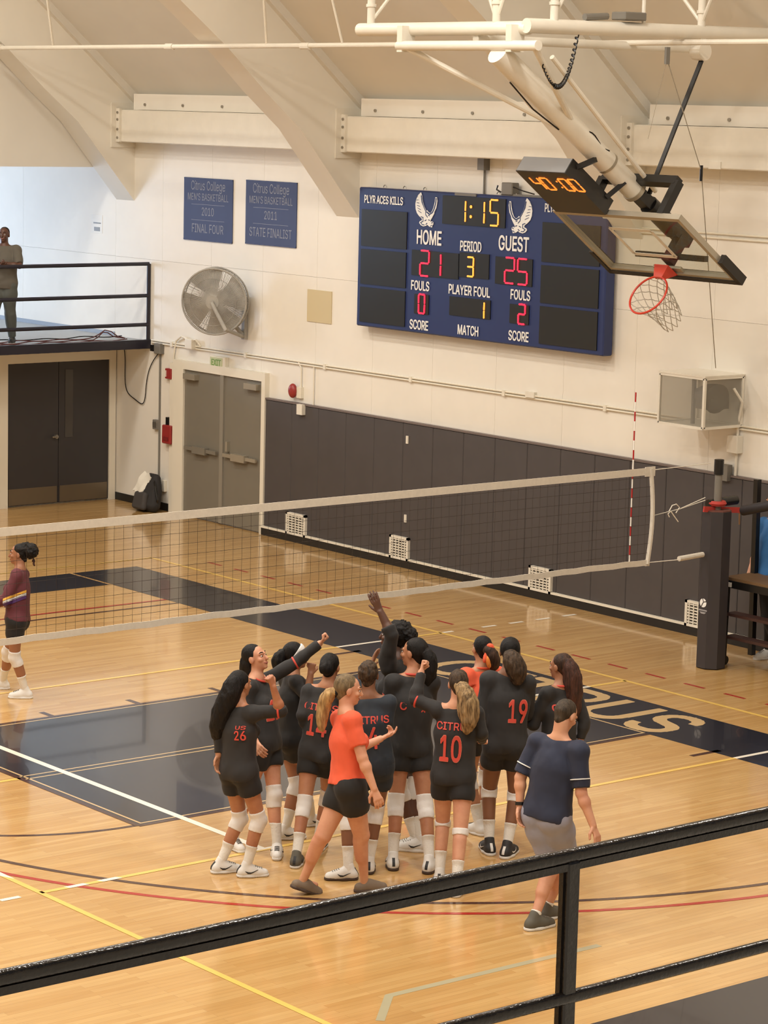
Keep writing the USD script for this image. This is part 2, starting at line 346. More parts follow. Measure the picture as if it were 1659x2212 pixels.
# wall padding
t = thing('wall_padding', 'dark navy padded wall panels in a long row below the scoreboard', 'wall padding', at=(-3, YW, .12))
x = -9.64
while x < 5:
    part('pad_panel', bx(x+.002, x+.594, YW-.06, YW, .125, 1.88, .008), navy_m, t); x += .596
for px, py in ((880, 950), (876, 1120)):
    q = onY(YW-.065, px, py); part('fitting', bx(q[0]-.02, q[0]+.02, YW-.075, YW-.058, q[2]-.05, q[2]+.05), white_m, t)
part('top_cap', bx(-9.64, 5.2, YW-.07, YW, 1.882, 1.905), mat('pad_cap', (112, 100, 96), .5), t)
vent_at = [(-9.09, -8.65), (-6.84, -6.46), (-4.14, -3.74), (-1.47, -1.06)]
vl = ['white louvred floor vent nearest the grey double door', 'white louvred wall vent, second along the padding from the grey door', 'white louvred wall vent, third along the padding from the grey door', 'white louvred wall vent half hidden behind the net post']
for (a, b), lab in zip(vent_at, vl):
    t = thing('wall_vent', lab, 'vent', 'low vents along the padded wall', at=((a+b)/2, YW-.06, .1))
    y1 = YW-.06
    part('vent_frame', [bx(a, a+.035, y1-.04, y1, .1, .4), bx(b-.035, b, y1-.04, y1, .1, .4), bx(a, b, y1-.04, y1, .1, .13), bx(a, b, y1-.04, y1, .37, .4)], white_m, t)
    part('vent_back', bx(a+.03, b-.03, y1-.008, y1, .13, .37), mat('vent_dark', (96, 88, 78), .6), t)
    for k in range(7): part('slat', bx(a+.035, b-.035, y1-.035, y1-.012, .145+.034*k, .159+.034*k), white_m, t)
    for k in range(5): part('bar', bx(a+.07+k*(b-a-.14)/4-.006, a+.07+k*(b-a-.14)/4+.006, y1-.04, y1-.03, .13, .37), white_m, t)


# ------------------------------------------------------------------ scoreboard
def on_wall(px, py, y): p = onY(y, px, py); return p[0], p[2]
SF = 2.25
sb = thing('scoreboard', 'big navy blue electronic scoreboard with red and amber digits', 'scoreboard', at=(-5.2, YW, 3.07))
part('cabinet', bx(-7.52, -2.88, SF+.01, YW-.03, 3.07, 4.86, .015), sbblue_m, sb)
Z4 = lambda x, y: (740+x/2.765, 320+y/2.765)
def sbp(x, y, yy=SF): return on_wall(*Z4(x, y), yy)
def sb_text(s, x0, y0, x1, y1, hz, name='lettering'):
    a, b = sbp(x0, (y0+y1)/2-(x1-x0)*.03), sbp(x1, (y0+y1)/2+(x1-x0)*.03)
    c = (a[0]+b[0])/2, sbp((x0+x1)/2, (y0+y1)/2)[1]
    part(name, place(text(s, b[0]-a[0], hz, .006), (c[0], SF+.006, c[1]), (1, 0, 0), (0, 0, 1)), print_m, sb, smooth=False)
for s, x0, y0, x1, y1, h in (('PLYR ACES KILLS', 130, 285, 360, 335, .105), ('PLYR ACES KILLS', 1208, 335, 1440, 390, .105), ('HOME', 443, 497, 590, 572, .185), ('GUEST', 932, 530, 1112, 612, .185), ('PERIOD', 702, 562, 828, 612, .13),
        ('FOULS', 409, 795, 517, 848, .125), ('PLAYER FOUL', 633, 820, 880, 884, .125), ('FOULS', 1003, 850, 1120, 905, .125), ('SCORE', 400, 1030, 510, 1082, .125), ('MATCH', 687, 1062, 810, 1116, .125), ('SCORE', 990, 1096, 1110, 1150, .125)):
    sb_text(s, x0, y0, x1, y1, h)
def screen(x0, z0, x1, z1): return part('display_panel', bx(x0, x1, SF-.003, SF+.012, z0, z1), screen_m, sb)
for z0, z1 in ((3.13, 3.58), (3.62, 4.07), (4.11, 4.58)):
    screen(-7.42, z0, -5.9, z1) if False else screen(-7.44, z0, -6.52, z1)
    screen(-3.98, z0, -2.98, z1)
for a, b in ((600, 275), (970, 485)), ((415, 600), (690, 790)), ((700, 615), (872, 790)), ((915, 640), (1130, 835)), ((640, 880), (880, 1028)), ((430, 865), (512, 1000)), ((1000, 925), (1110, 1060)):
    p, q = sbp(*a), sbp(*b); mid = (p[1]+q[1])/2; hh = abs(p[1]-q[1])/2
    sl = .5*.06*(q[0]-p[0])*0
    screen(p[0], mid-hh*.93, q[0], mid+hh*.93)
SEG = {'0': 'abcdef', '1': 'bc', '2': 'abged', '3': 'abgcd', '4': 'fgbc', '5': 'afgcd', ':': ''}
def led_digit(ch, w, h, r, n=6):
    """Dots of one seven-segment digit in its xy plane, centred."""
    P = {'a': ((-w, h), (w, h)), 'b': ((w, h), (w, 0)), 'c': ((w, 0), (w, -h)), 'd': ((-w, -h), (w, -h)), 'e': ((-w, 0), (-w, -h)), 'f': ((-w, h), (-w, 0)), 'g': ((-w, 0), (w, 0))}
    out = []
    if ch == ':': return [(0, h*.45), (0, -h*.45)]
    for s in SEG[ch]:
        a, b = np.array(P[s][0]), np.array(P[s][1])
        for t in np.linspace(.13, .87, n): out.append(a+(b-a)*t)
    return out
def dots(pts, r, o, ex, ey):
    ms = []
    for q in pts:
        c = trimesh.creation.cylinder(r, .008, sections=8); c.apply_translation((q[0], q[1], .004)); ms.append(c)
    return place(cat_(ms), o, ex, ey)
for ch, x, y0, y1, w, m in (('1', 738-35, 307, 445, .105, led_a), (':', 769, 310, 450, .08, led_a), ('1', 850-35, 312, 455, .105, led_a), ('5', 908, 305, 468, .075, led_a), ('2', 492, 608, 768, .085, led_r), ('1', 592-30, 625, 768, .085, led_r), ('3', 765, 648, 770, .058, led_a),
        ('2', 1000, 650, 812, .085, led_r), ('5', 1076, 657, 820, .085, led_r), ('0', 474, 870, 990, .058, led_r), ('1', 850-22, 915, 1020, .06, led_a), ('2', 1072, 930, 1055, .06, led_r)):
    (xa, za), (xb, zb) = sbp(x, y0), sbp(x, y1)
    part('digit', dots(led_digit(ch, w, abs(za-zb)/2*.94, .014, 7), .0118 if ch != ':' else .02, ((xa+xb)/2, SF-.004, (za+zb)/2), (1, 0, 0), (0, 0, 1)), m, sb, smooth=False)
# eagle emblems with raised wings
EG = [(620, 300), (530, 400), (470, 540), (440, 700), (455, 880), (500, 1010), (590, 1120), (680, 1190), (690, 1250), (610, 1290), (595, 1350), (650, 1420), (740, 1460), (850, 1430), (880, 1390), (960, 1450), (1060, 1475), (1070, 1390), (1100, 1370), (1100, 1290), (1040, 1260), (990, 1290), (1000, 1230), (1050, 1140), (1120, 1000), (1130, 930), (1190, 800), (1225, 560), (1200, 430), (1150, 430), (1130, 600), (1090, 790), (1040, 920), (985, 985), (920, 960), (870, 890), (850, 940), (760, 780), (700, 600), (670, 400), (640, 310)]
EL = [[(650, 420), (680, 620), (760, 800), (830, 940), (870, 965), (960, 1030), (1060, 960), (1120, 830), (1165, 650), (1180, 480)], [(820, 970), (830, 1060), (890, 1130)], [(660, 1130), (740, 1160)], [(730, 1180), (740, 1280), (650, 1330), (710, 1400), (780, 1400)], [(800, 1260), (850, 1230)], [(840, 1380), (880, 1340)], [(920, 1060), (960, 1080)], [(930, 1220), (970, 1235)], [(1010, 1430), (1045, 1400)], [(1040, 1320), (1080, 1300)]]
for flip, px0, py0 in ((1, 870, 400), (-1, None, None)):
    c0 = (830, 890); sc = 1/16.59
    if flip > 0: cx, cz = on_wall(870+c0[0]*sc, 400+c0[1]*sc, SF)
    else: cx, cz = on_wall(1080+800/18.43, 410+1040/18.43, SF)
    k = .43/1180
    tr = lambda q: (flip*(q[0]-c0[0])*k*1.5, -(q[1]-c0[1])*k)
    pl = Polygon([tr(q) for q in EG]).buffer(0)
    em = part('emblem', place(ext(pl, .005), (cx, SF+.007, cz), (1, 0, 0), (0, 0, 1)), print_m, sb, smooth=False)
    li = [LineString([tr(q) for q in l]).buffer(.008 if i == 0 else .005) for i, l in enumerate(EL)]
    for q in range(6): li.append(LineString([tr((500+18*q-40, 480+90*q)), tr((560+30*q-40, 450+110*q))]).buffer(.003))
    li = [g.intersection(pl.buffer(-.004)) for g in li]
    part('emblem_lines', place(ext(trimesh.util.concatenate and __import__('shapely').union_all(li), .002), (cx, SF+.0015, cz), (1, 0, 0), (0, 0, 1)), sbblue_m, em, smooth=False)
part('maker_plate', bx(-5.6, -5.2, SF-.005, SF+.01, 4.83, 4.86), grey_m, sb)
part('hanger_eye', [tube([(x+.03*math.cos(a), SF+.1, 4.87+.03*math.sin(a)) for a in np.linspace(0, PI, 7)], .005, 6) for x in (-7.1, -6.7, -6.3, -4.9, -4.6)], steel_m, sb)
t = thing('score_controller', 'small grey junction box standing on the scoreboard top beside the shot clock', 'box', at=(-4.6, 2.33, 4.86))
part('housing', [bx(-4.78, -4.58, 2.28, 2.4, 4.87, 5.02, .01), bx(-4.8, -4.0, 2.3, 2.38, 4.86, 4.885)], grey_m, t)
part('wire', [tube([(-4.8, 2.3, 4.9), (-4.86, 2.28, 4.93), (-4.84, 2.28, 4.98)], .01, 6), tube([(-4.58, 2.3, 4.97), (-4.4, 2.3, 4.93), (-4.2, 2.3, 4.9)], .008, 6)], black_m, t)
t = thing('conduit_drop', 'thin grey conduit with a box running from the beam down to the scoreboard top', 'conduit', at=(-5.35, YW, 5.3))
x, z = on_wall(1045, 345, YW-.05)
part('box', bx(x-.06, x+.06, YW-.1, YW, 5.15, 5.3), grey_m, t); part('pipe', tube([(x, YW-.03, 5.15), (x, YW-.03, 4.7)], .014, 8), grey_m, t)

# ------------------------------------------------------------------ banners and wall things
def banner(x0, x1, z0, z1, lines, lab):
    t = thing('banner', lab, 'banner', at=((x0+x1)/2, YW, z0))
    y = YW-.012
    part('cloth', bx(x0, x1, y-.004, y+.006, z0, z1), blue_m, t)
    for zz in (z0, z1-.02): part('hem', bx(x0, x1, y-.006, y+.004, zz, zz+.02), blue_m, t)
    for s, w, h, f in lines: part('lettering', place(text(s, w, h, .002, False), ((x0+x1)/2, y-.004, z0+(z1-z0)*f), (1, 0, 0), (0, 0, 1)), banner_t, t, smooth=False)
    part('rule', [bx((x0+x1)/2-.4, (x0+x1)/2+.4, y-.006, y-.004, z0+(z1-z0)*f-.003, z0+(z1-z0)*f+.003) for f in (.58, .33)], banner_t, t)
banner(-11.73, -10.55, 3.96, 4.84, [('Citrus College', .82, .17, .86), ("MEN'S BASKETBALL", .98, .1, .7), ('2010', .29, .115, .47), ('FINAL FOUR', .76, .125, .2)], 'blue championship banner reading 2010 final four')
banner(-10.24, -9.08, 3.98, 4.855, [('Citrus College', .82, .17, .86), ("MEN'S BASKETBALL", .98, .1, .7), ('2011', .29, .115, .47), ('STATE FINALIST', .96, .125, .2)], 'blue championship banner reading 2011 state finalist')
one('patch_panel', bx(-8.81, -8.28, YW-.012, YW, 3.02, 3.45), mat('beige_patch', (206, 190, 152), .7), 'square beige patch of acoustic board on the wall between fan and scoreboard', 'wall panel')
# wall fan, tilted towards the floor
fc = V(-10.25, 1.93, 3.19); fn = V(.62, -.77, -.06); fn /= np.linalg.norm(fn); fx, fy, _ = frame_of(fn)
fan = thing('wall_fan', 'large round dusty grey wall fan in a wire cage', 'fan', at=fc)
cage = mat('fan_cage', (170, 166, 158), .6, var=.2, vscale=5); blade_m = mat('fan_blade', (206, 202, 194), .6, var=.45, vscale=2.6, rgb2=(150, 146, 138))
RF = .455
ringp = lambda r, d: [fc+fn*d+r*(math.cos(a)*fx+math.sin(a)*fy) for a in np.arange(40)*PI/20]
part('cage_ring', [tube(ringp(RF, 0), .014, 8, True), tube(ringp(RF, -.14), .012, 8, True), tube(ringp(RF*.72, .05), .004, 5, True), tube(ringp(RF*.45, .07), .004, 5, True), tube(ringp(RF*.2, .085), .006, 5, True)], cage, fan)
wires = []
for k in range(130):
    a = k*2*PI/130; e = math.cos(a)*fx+math.sin(a)*fy; e2 = math.cos(a+.28)*fx+math.sin(a+.28)*fy
    wires.append(tube([fc+fn*.085+e*.08, fc+fn*.065+(e+e2)/2*RF*.55, fc+e2*RF, fc-fn*.14+e2*RF], .0034, 4))
    wires.append(tube([fc-fn*.19+e*.08, fc-fn*.14+e*RF], .0026, 4)) if k % 2 == 0 else None
part('cage_wires', wires, cage, fan, kind='stuff')
for k in range(4):
    a0 = k*PI/2+.35; ps = []
    for r in np.linspace(.1, .45, 7):
        for s in np.linspace(-.5, .5, 7):
            a = a0+s*(1.25 if r > .15 else 1.0); ps.append(fc-fn*(.06+.09*s)+r*(math.cos(a)*fx+math.sin(a)*fy))
    ps = np.array(ps); ps = np.vstack([ps, ps-fn*.006]); F = []
    for i in range(6):
        for j in range(6):
            q = i*7+j; F += [(q, q+1, q+8), (q, q+8, q+7), (q+49, q+57, q+50), (q+49, q+56, q+57)]
    part('blade', trimesh.Trimesh(ps, F, process=False), blade_m, fan)
part('hub', [disc(fc+fn*.03, .09, fn, .12), disc(fc+fn*.1, .03, fn, .03)], cage, fan)
part('motor', disc(fc-fn*.26, .11, fn, .22), cage, fan)
wx = onY(YW, 533, 705)[0]
part('bracket', [bar((wx, YW-.04, 2.66), (wx, YW-.04, 3.25), .07, .05, (0, 1, 0)), tube([(wx, YW-.06, 2.72), fc-fn*.2+fx*0-V(0, 0, .1)], .03, 10), tube([(wx, YW-.06, 2.7), fc+fn*.05+V(.3, -.0, -.35), fc+fn*.12], .027, 10)], cage, fan)
# exit sign, alarms, boxes
t = thing('exit_sign', 'small pale green exit sign above the grey double door', 'exit sign', at=(-10.78, YW, 2.2))
part('housing', bx(-10.97, -10.6, YW-.07, YW, 2.2, 2.37, .006), cream_m, t)
part('face', bx(-10.95, -10.66, YW-.076, YW-.068, 2.215, 2.355), mat('exit_face', (196, 202, 160), .5), t)
part('lettering', place(text('EXIT', .22, .09, .003), (-10.805, YW-.076, 2.285), (1, 0, 0), (0, 0, 1)), mat('exit_green', (120, 158, 84), .5), t, smooth=False)
t = thing('alarm_strobe', 'small red fire alarm strobe box beside the grey door top', 'fire alarm', at=(-12.0, YW, 1.94))
part('housing', bx(-12.08, -11.93, YW-.07, YW, 1.94, 2.09, .008), red_m, t); part('lens', bx(-12.1, -12.04, YW-.085, YW-.02, 1.97, 2.06), white_m, t)
t = thing('alarm_pull_station', 'red fire alarm pull box at hand height left of the grey door', 'fire alarm', at=(-12.0, YW, 1.0))
part('housing', bx(-12.1, -11.88, YW-.1, YW, 1.0, 1.27, .012), red_m, t); part('antenna', bx(-12.06, -12.02, YW-.06, YW-.02, 1.27, 1.38), black_m, t); part('handle', bx(-12.05, -11.93, YW-.112, YW-.1, 1.05, 1.1), mat('dark_red', (120, 34, 34), .5), t)
t = thing('alarm_bell', 'red oval alarm bell on the white wall above the padding', 'fire alarm', at=(-9.0, YW, 1.97))
part('bell', ball((-9.03, YW-.06, 2.06), .09, 2, (.85, .6, 1.1)), red_m, t); part('base', bx(-8.96, -8.86, YW-.05, YW, 1.97, 2.12), cream_m, t); part('conduit', tube([(-8.9, YW-.02, 2.1), (-8.9, YW-.02, 2.38), (-8.97, YW-.02, 2.46)], .012, 6), cream_m, t)
t = thing('white_switch_box', 'tiny white box on the top edge of the wall padding', 'box', at=(-8.8, YW, 1.78))
part('box', bx(-8.86, -8.74, YW-.12, YW-.05, 1.76, 1.9), white_m, t); part('conduit', tube([(-8.62, YW-.02, 1.9), (-8.62, YW-.02, 2.44)], .01, 6), cream_m, t)
t = thing('timer_box', 'grey outlet box with a black plug high on the corner wall', 'box', at=(-12.28, YW, 2.3))
part('box', bx(-12.36, -12.2, YW-.08, YW, 2.28, 2.43, .006), grey_m, t); part('plug', bx(-12.42, -12.35, YW-.1, YW-.03, 2.31, 2.4), black_m, t)
part('conduit', tube([(-12.28, YW-.02, 2.28), (-12.28, YW-.02, .42), (-12.22, YW-.02, .36)], .013, 8), grey_m, t)
t = thing('outlet_box', 'small grey outlet box at mid height on the corner wall', 'box', at=(-12.32, YW, 1.2))
part('box', bx(-12.4, -12.28, YW-.06, YW, 1.17, 1.31, .005), grey_m, t); part('cover', bx(-12.39, -12.29, YW-.065, YW-.058, 1.2, 1.28), steel_m, t)
t = thing('wall_socket', 'low cream wall socket beside the black backpack', 'socket', at=(-12.12, YW, .3))
part('plate', bx(-12.16, -12.09, YW-.05, YW, .28, .45, .005), cream_m, t); part('conduit', tube([(-12.28, YW-.02, .37), (-12.16, YW-.02, .33)], .013, 6), cream_m, t)
t = thing('conduit_box', 'cream conduit box with looped pipe beneath the wall fan', 'box', at=(-11.6, YW, 2.4))
part('box', bx(-11.55, -11.38, YW-.1, YW, 2.42, 2.56, .006), white_m, t)
part('pipe', [tube([(-11.5, YW-.05, 2.54), (-11.7, YW-.05, 2.58), (-11.86, YW-.03, 2.5), (-11.93, YW-.02, 2.3), (-11.93, YW-.02, 2.1)], .014, 8), tube([(-11.4, YW-.06, 2.55), (-11.33, YW-.06, 2.56), (-11.25, YW-.03, 2.47)], .012, 8)], cream_m, t)
t = thing('wall_conduit', 'long pair of thin white conduits running along the wall above the doors', 'conduit', at=(-4, YW, 2.46))
for dz, y in ((0, .022), (-.035, .02)):
    part('pipe', tube([(-12.5, YW-y, 2.46+dz), (4, YW-y, 2.47+dz)], .012, 8), cream_m, t)
for k in range(9): part('clamp', bx(-12+1.8*k, -11.95+1.8*k, YW-.04, YW, 2.41, 2.48), cream_m, t)
part('junction', bx(-4.36, -4.2, YW-.05, YW, 2.44, 2.51), white_m, t)
t = thing('hanging_cable', 'thin black cable drooping from the balcony edge to the corner outlet', 'cable')
part('wire', tube(spline([onY(YW-.02, 266, 748), onY(YW-.02, 270, 800), onY(YW-.02, 275, 846), onY(YW-.02, 292, 863), onY(YW-.02, 308, 872), onY(YW-.02, 316, 830), onY(YW-.02, 328, 785), onY(YW-.03, 342, 764)]), .007, 6), black_m, t)
t = thing('high_conduit', 'thin conduit pair high on the wall right of the basket', 'conduit', at=(0, YW, 4.5))
part('pipe', [tube([(-3, YW-.02, 4.53+d), (4, YW-.02, 4.53+d)], .012, 8) for d in (0, .05)], cream_m, t)
for k, (a, b) in enumerate(((-14.15, 4.1), )):
    t = thing('wall_notice', 'small white paper notice taped to the wall above the balcony', 'notice', at=(-14, YW, 4))
    part('sheet', bx(-14.16, -13.86, YW-.004, YW, 3.93, 4.2), paper_m, t); part('print', [bx(-14.08, -13.92, YW-.006, YW-.004, 3.96, 4.02), bx(-14.1, -13.9, YW-.006, YW-.004, 4.07, 4.09)], grey_m, t)
t = thing('balcony_cables', 'tangle of dark red cables lying on the balcony edge behind the railing', 'cable', at=(-12.75, 1, 2.45))
rg = np.random.default_rng(3)
for k in range(4):
    a = np.linspace(-1.5, 2.2, 40); pts = [(-12.75-.08*k+.05*math.sin(5*q+k), q, 2.452+.012*k+(.11*math.exp(-((q-1.75-.1*k)/.13)**2) if k in (1, 2) else 0)+.01*math.sin(9*q+2*k)) for q in a]
    part('cable', tube(pts, .008, 6), mat('cable_red', (92, 48, 46), .6) if k < 3 else black_m, t)
# speaker in a cage
t = thing('speaker_cage', 'white framed cage box with clear sides high on the wall, dark horn speaker inside', 'speaker cage', at=(-1.33, YW, 2.45))
x0, x1, y0, y1, z0, z1 = -1.75, -1.02, 1.83, YW, 2.47, 3.02
x0, x1 = -1.49, -.8
for a in (x0, x1):
    for b in (y0, y1-.02): part('upright', bx(a-.015, a+.015, b-.015, b+.015, z0, z1), white_m, t)
for z in (z0, z1):
    part('edge_bars', [bx(x0, x1, b-.015, b+.015, z-.015, z+.015) for b in (y0, y1-.02)]+[bx(a-.015, a+.015, y0, y1-.02, z-.015, z+.015) for a in (x0, x1)], white_m, t)
mesh_m = usdkit.material(stage, '/World/Looks/hazy_pane', {'t': ('transparent_bsdf', {'color': (.93, .92, .9)}), 'gl': ('diffuse_bsdf', {'color': lin(190, 186, 176)}), 'm': ('mix_closure', {'fac': .22})}, [('t.BSDF', 'm.closure1'), ('gl.BSDF', 'm.closure2')], surface='m.closure')
part('front_pane', bx(x0, x1, y0-.004, y0, z0, z1), mesh_m, t); part('side_pane', bx(x1-.002, x1+.002, y0, y1, z0, z1), mesh_m, t); part('side_pane', bx(x0-.002, x0+.002, y0, y1, z0, z1), mesh_m, t)
part('top_board', bx(x0-.02, x1+.02, y0-.02, y1, z1+.012, z1+.03), white_m, t); part('bottom_board', bx(x0, x1, y0, y1, z0-.01, z0+.005), white_m, t)
part('divider', bx(x0+.3, x0+.33, y0+.2, y0+.24, z0, z1), grey_m, t)
horn = tube([(x0+.3, 2.12, 2.8), (x0+.42, 2.12, 2.8), (x0+.5, 2.12, 2.8), (x0+.62, 2.1, 2.78)], [.07, .12, .14, .17], 16)
part('speaker_horn', [horn, bx(x0+.4, x0+.62, 2.0, 2.3, 2.66, 2.78)], mat('speaker_dark', (96, 90, 82), .6), t)
t = thing('cage_conduit', 'white conduit with a box dropping from the speaker cage to the padding', 'conduit', at=(-.82, YW, 1.9))
part('pipe', tube([(-.76, YW-.2, 2.9), (-.72, YW-.1, 2.75), (-.82, YW-.04, 2.5), (-.84, YW-.03, 1.9)], .016, 8), white_m, t); part('box', bx(-.93, -.77, YW-.1, YW, 2.16, 2.36, .006), white_m, t)
part('lower_box', bx(-1.02, -.88, YW-.12, YW-.04, 1.84, 2.02), grey_m, t)
# backpack with a towel
bp = onY(2.2, 318, 1100); bp[2] = 0
t = thing('backpack', 'black backpack slumped against the corner wall with a white towel on it', 'backpack', at=bp)
sh = m3.Manifold.batch_hull([m3.Manifold.sphere(r, 24).translate(q) for r, q in ((.1, (-.16, 0, .1)), (.1, (.16, 0, .1)), (.09, (-.13, .06, .3)), (.09, (.13, .06, .3)), (.07, (-.07, .1, .47)), (.07, (.07, .1, .47)), (.08, (0, -.08, .14)))])
part('bag', sh.translate(bp), mat('bag_cloth', (40, 37, 36), .8, bump=.2, bscale=20), t)
part('front_pocket', m3.Manifold.batch_hull([m3.Manifold.sphere(.05, 16).translate(q) for q in ((-.12, -.13, .08), (.1, -.13, .08), (-.1, -.1, .24), (.09, -.1, .24))]).translate(bp), mat('bag_pocket', (66, 62, 60), .8), t)
part('strap', tube([bp+V(.05, .08, .5), bp+V(.2, .0, .38), bp+V(.26, 0, .2), bp+V(.2, .02, .06)], .018, 8), black_m, t)
tw = []
for i in range(9):
    for j in range(6):
        u, w = i/8, j/5
        tw.append(bp+V(-.2+.2*w+.07*u, -.12+.16*u+.015*math.sin(7*u+4*w), .28+.28*u-.05*w+.02*math.sin(9*w+3*u)))
F = []
for i in range(8):
    for j in range(5): q = i*6+j; F += [(q, q+1, q+7), (q, q+7, q+6), (q, q+7, q+1), (q, q+6, q+7)]
tv = np.array(tw); nn = V(-.15, -.75, .5)*.012
F = []
for i in range(8):
    for j in range(5):
        q = i*6+j; F += [(q, q+7, q+1), (q, q+6, q+7), (q+54, q+55, q+61), (q+54, q+61, q+60)]
tw = trimesh.Trimesh(np.vstack([tv, tv+nn]), F, process=False)
one('towel', tw, mat('towel', (226, 220, 206), .9), 'white towel draped over the black backpack in the corner', 'towel')

# ------------------------------------------------------------------ basket backstop, swung up
t = bk = thing('basketball_backstop', 'white ceiling hung backstop mast with tilted glass backboard and orange rim', 'basketball hoop', at=(0, -1.9, 6.6))
up = V(0, -.809, .588); nf = V(0, -.588, -.809); ex = V(1, 0, 0); BC = V(0.03, -.0, 4.575)
def B(x, u, n): return BC+ex*x+up*u+nf*n
def bbar(p, q, w, h, upv=None): return bar(B(*p), B(*q), w, h, nf if upv is None else upv)
hw, hh = .915, .535
part('board_glass', bar(B(-hw+.03, 0, 0), B(hw-.03, 0, 0), .012, 2*hh-.06, up), glass_m, bk)
part('board_frame', [bbar((-hw, s*(hh-.025), 0), (hw, s*(hh-.025), 0), .05, .06) for s in (-1, 1)]+[bbar((s*(hw-.025), -hh+.05, 0), (s*(hw-.025), hh-.05, 0), .05, .06) for s in (-1, 1)]+[bbar((0, -hh+.04, -.0), (0, -hh+.12, -.0), .4, .03)], alu_m, bk)
pad = [bbar((-hw-.03, -hh-.02, -.01), (hw+.03, -hh-.02, -.01), .06, .1)]+[bbar((s*(hw+.02), -hh-.05, -.01), (s*(hw+.02), -hh+.34, -.01), .06, .1) for s in (-1, 1)]
part('board_padding', pad, mat('board_pad', (40, 36, 32), .6), bk)
sqm = mat('target_square', (222, 218, 206), .5)
part('target_square', [bbar((-.3, -.2, .009), (.3, -.2, .009), .05, .004), bbar((-.3, .25, .009), (.3, .25, .009), .05, .004)]+[bbar((s*.3, -.2, .009), (s*.3, .25, .009), .05, .004) for s in (-1, 1)], sqm, bk)
rc = B(0, -hh+.155, .38)
ring = [rc+.2286*(math.cos(a)*ex+math.sin(a)*nf) for a in np.arange(40)*PI/20]
rim = part('rim', tube(ring, .011, 10, True), rim_m, bk)
part('rim_mount', m3.Manifold.hull_points([tuple(B(*q)) for q in ((-.1, -hh+.02, .03), (.1, -hh+.02, .03), (-.1, -hh+.2, .03), (.1, -hh+.2, .03), (-.06, -hh+.12, .16), (.06, -hh+.12, .16), (-.06, -hh+.165, .16), (.06, -hh+.165, .16))]), rim_m, rim)
# net: hangs from the tilted rim
N, rows = 12, 7; P = []
for j in range(rows):
    f = j/(rows-1); c = rc+V(0, .27, -.05)*f*1.0-up*.12*f+V(0, 0, -.15)*f*f; s = 1-.48*f**.7
    P.append([c+.2286*s*(math.cos(a)*ex+math.sin(a)*(nf*(1-.2*f)+V(0, 0, -.35)*f)) for a in (np.arange(N)+.5*(j % 2))*2*PI/N])
cords = []
for j in range(rows-1):
    for i in range(N):
        for k in ((i, (i-1) % N) if j % 2 == 0 else (i, (i+1) % N)):
            cords.append(tube([P[j][i], (P[j][i]+P[j+1][k])/2+V(0, 0, -.006), P[j+1][k]], .0045, 5))
part('hoop_net', cords, mat('net_white', (190, 184, 172), .8), rim, kind='stuff')
# mast and its arms
m0, m1 = V(0, -2.05, 6.43), V(0, -.14, 5.11)
md = (m1-m0)/np.linalg.norm(m1-m0)
mast = part('mast', tube([m0, m1], .115, 24), white_m, bk)
part('mast_collar', [tube([m1-md*.03, m1+md*.02], .125, 24), tube([m1-md*.5, m1-md*.47], .12, 24)], alu_m, mast)
part('lower_mast', [bar(m1, m1+md*.95, .14, .12, up), tube([m1+md*.25-nf*.0, m1+md*.7], .1, 16)], black_m, bk)
for m in ([bar(B(-.45, .52, -.42), B(.62, .52, -.42), .09, .09, up), bar(B(.62, .52, -.42), B(.62, .5, -.03), .09, .08, ex), bar(B(-.45, .52, -.42), B(-.45, .5, -.03), .09, .08, ex)], [bar(B(-.5, -.4, -.12), B(.5, -.4, -.12), .06, .06), bar(B(0, -.4, -.04), B(0, -.4, -.36), .12, .1, ex)]):
    part('board_bracket', m, black_m, bk)
part('header_pipe', [tube([(-2.33, -1.9, 6.67), (.27, -1.9, 6.67)], .068, 16), tube([(-1.55, -2.02, 6.5), (.55, -2.02, 6.5)], .05, 12)], white_m, bk)
for x in (-1.5, .15): part('header_hanger', bx(x-.04, x+.04, -2.05, -1.88, 6.44, 6.7), white_m, bk)
part('support_pipe', [tube([(.3, -1.96, 6.69), (.3, 1.55, 6.72)], .072, 16), tube([(-.5, -1.9, 6.57), (-.5, 1.2, 6.57)], .045, 12)], white_m, bk)
part('pipe_cap', [disc((.3, 1.56, 6.72), .078, (0, 1, 0), .03), disc((-2.34, -1.9, 6.67), .07, (1, 0, 0), .02)], black_m, bk) if False else part('pipe_cap', disc((.3, 1.56, 6.72), .078, (0, 1, 0), .03), black_m, bk)
for p, top in (((-2.15, -1.9), 7.9), ((.3, -1.6), 7.9), ((-.2, -1.9), 7.9), ((.3, .42), 7.9)):
    part('drop_pipe', [tube([(p[0], p[1], 6.7), (p[0], p[1], roof(p[1])+.05)], .042, 12), tube([(p[0], p[1], 6.9), (p[0], p[1], 6.93)], .055, 12)], white_m, bk)
for p, q, r in (((-1.4, -2.02, 6.48), m0+md*1.45, .032), ((.5, -2.02, 6.48), m0+md*1.32, .032), ((.45, -1.75, 6.4), m1+V(.16, .14, .0), .026)):
    part('brace', tube([p, q], r, 10), white_m, bk)
for a, b in (((-2.15, -1.9, 6.75), (-1.3, -1.0, 8.4)), ((-.2, -1.9, 6.75), (-1.1, -1.9, 8.5)), ((-.2, -1.9, 6.75), (.6, -1.9, 8.5)), ((.3, -1.6, 6.8), (.3, -.6, 8.3)), ((.3, .42, 6.8), (-.5, .2, 7.75)), ((.3, .42, 6.8), (1.0, .2, 7.75)), ((.3, -.4, 6.75), (.3, -.4, 7.1))):
    part('tie_rod', tube([a, b], .02, 8), white_m, bk)
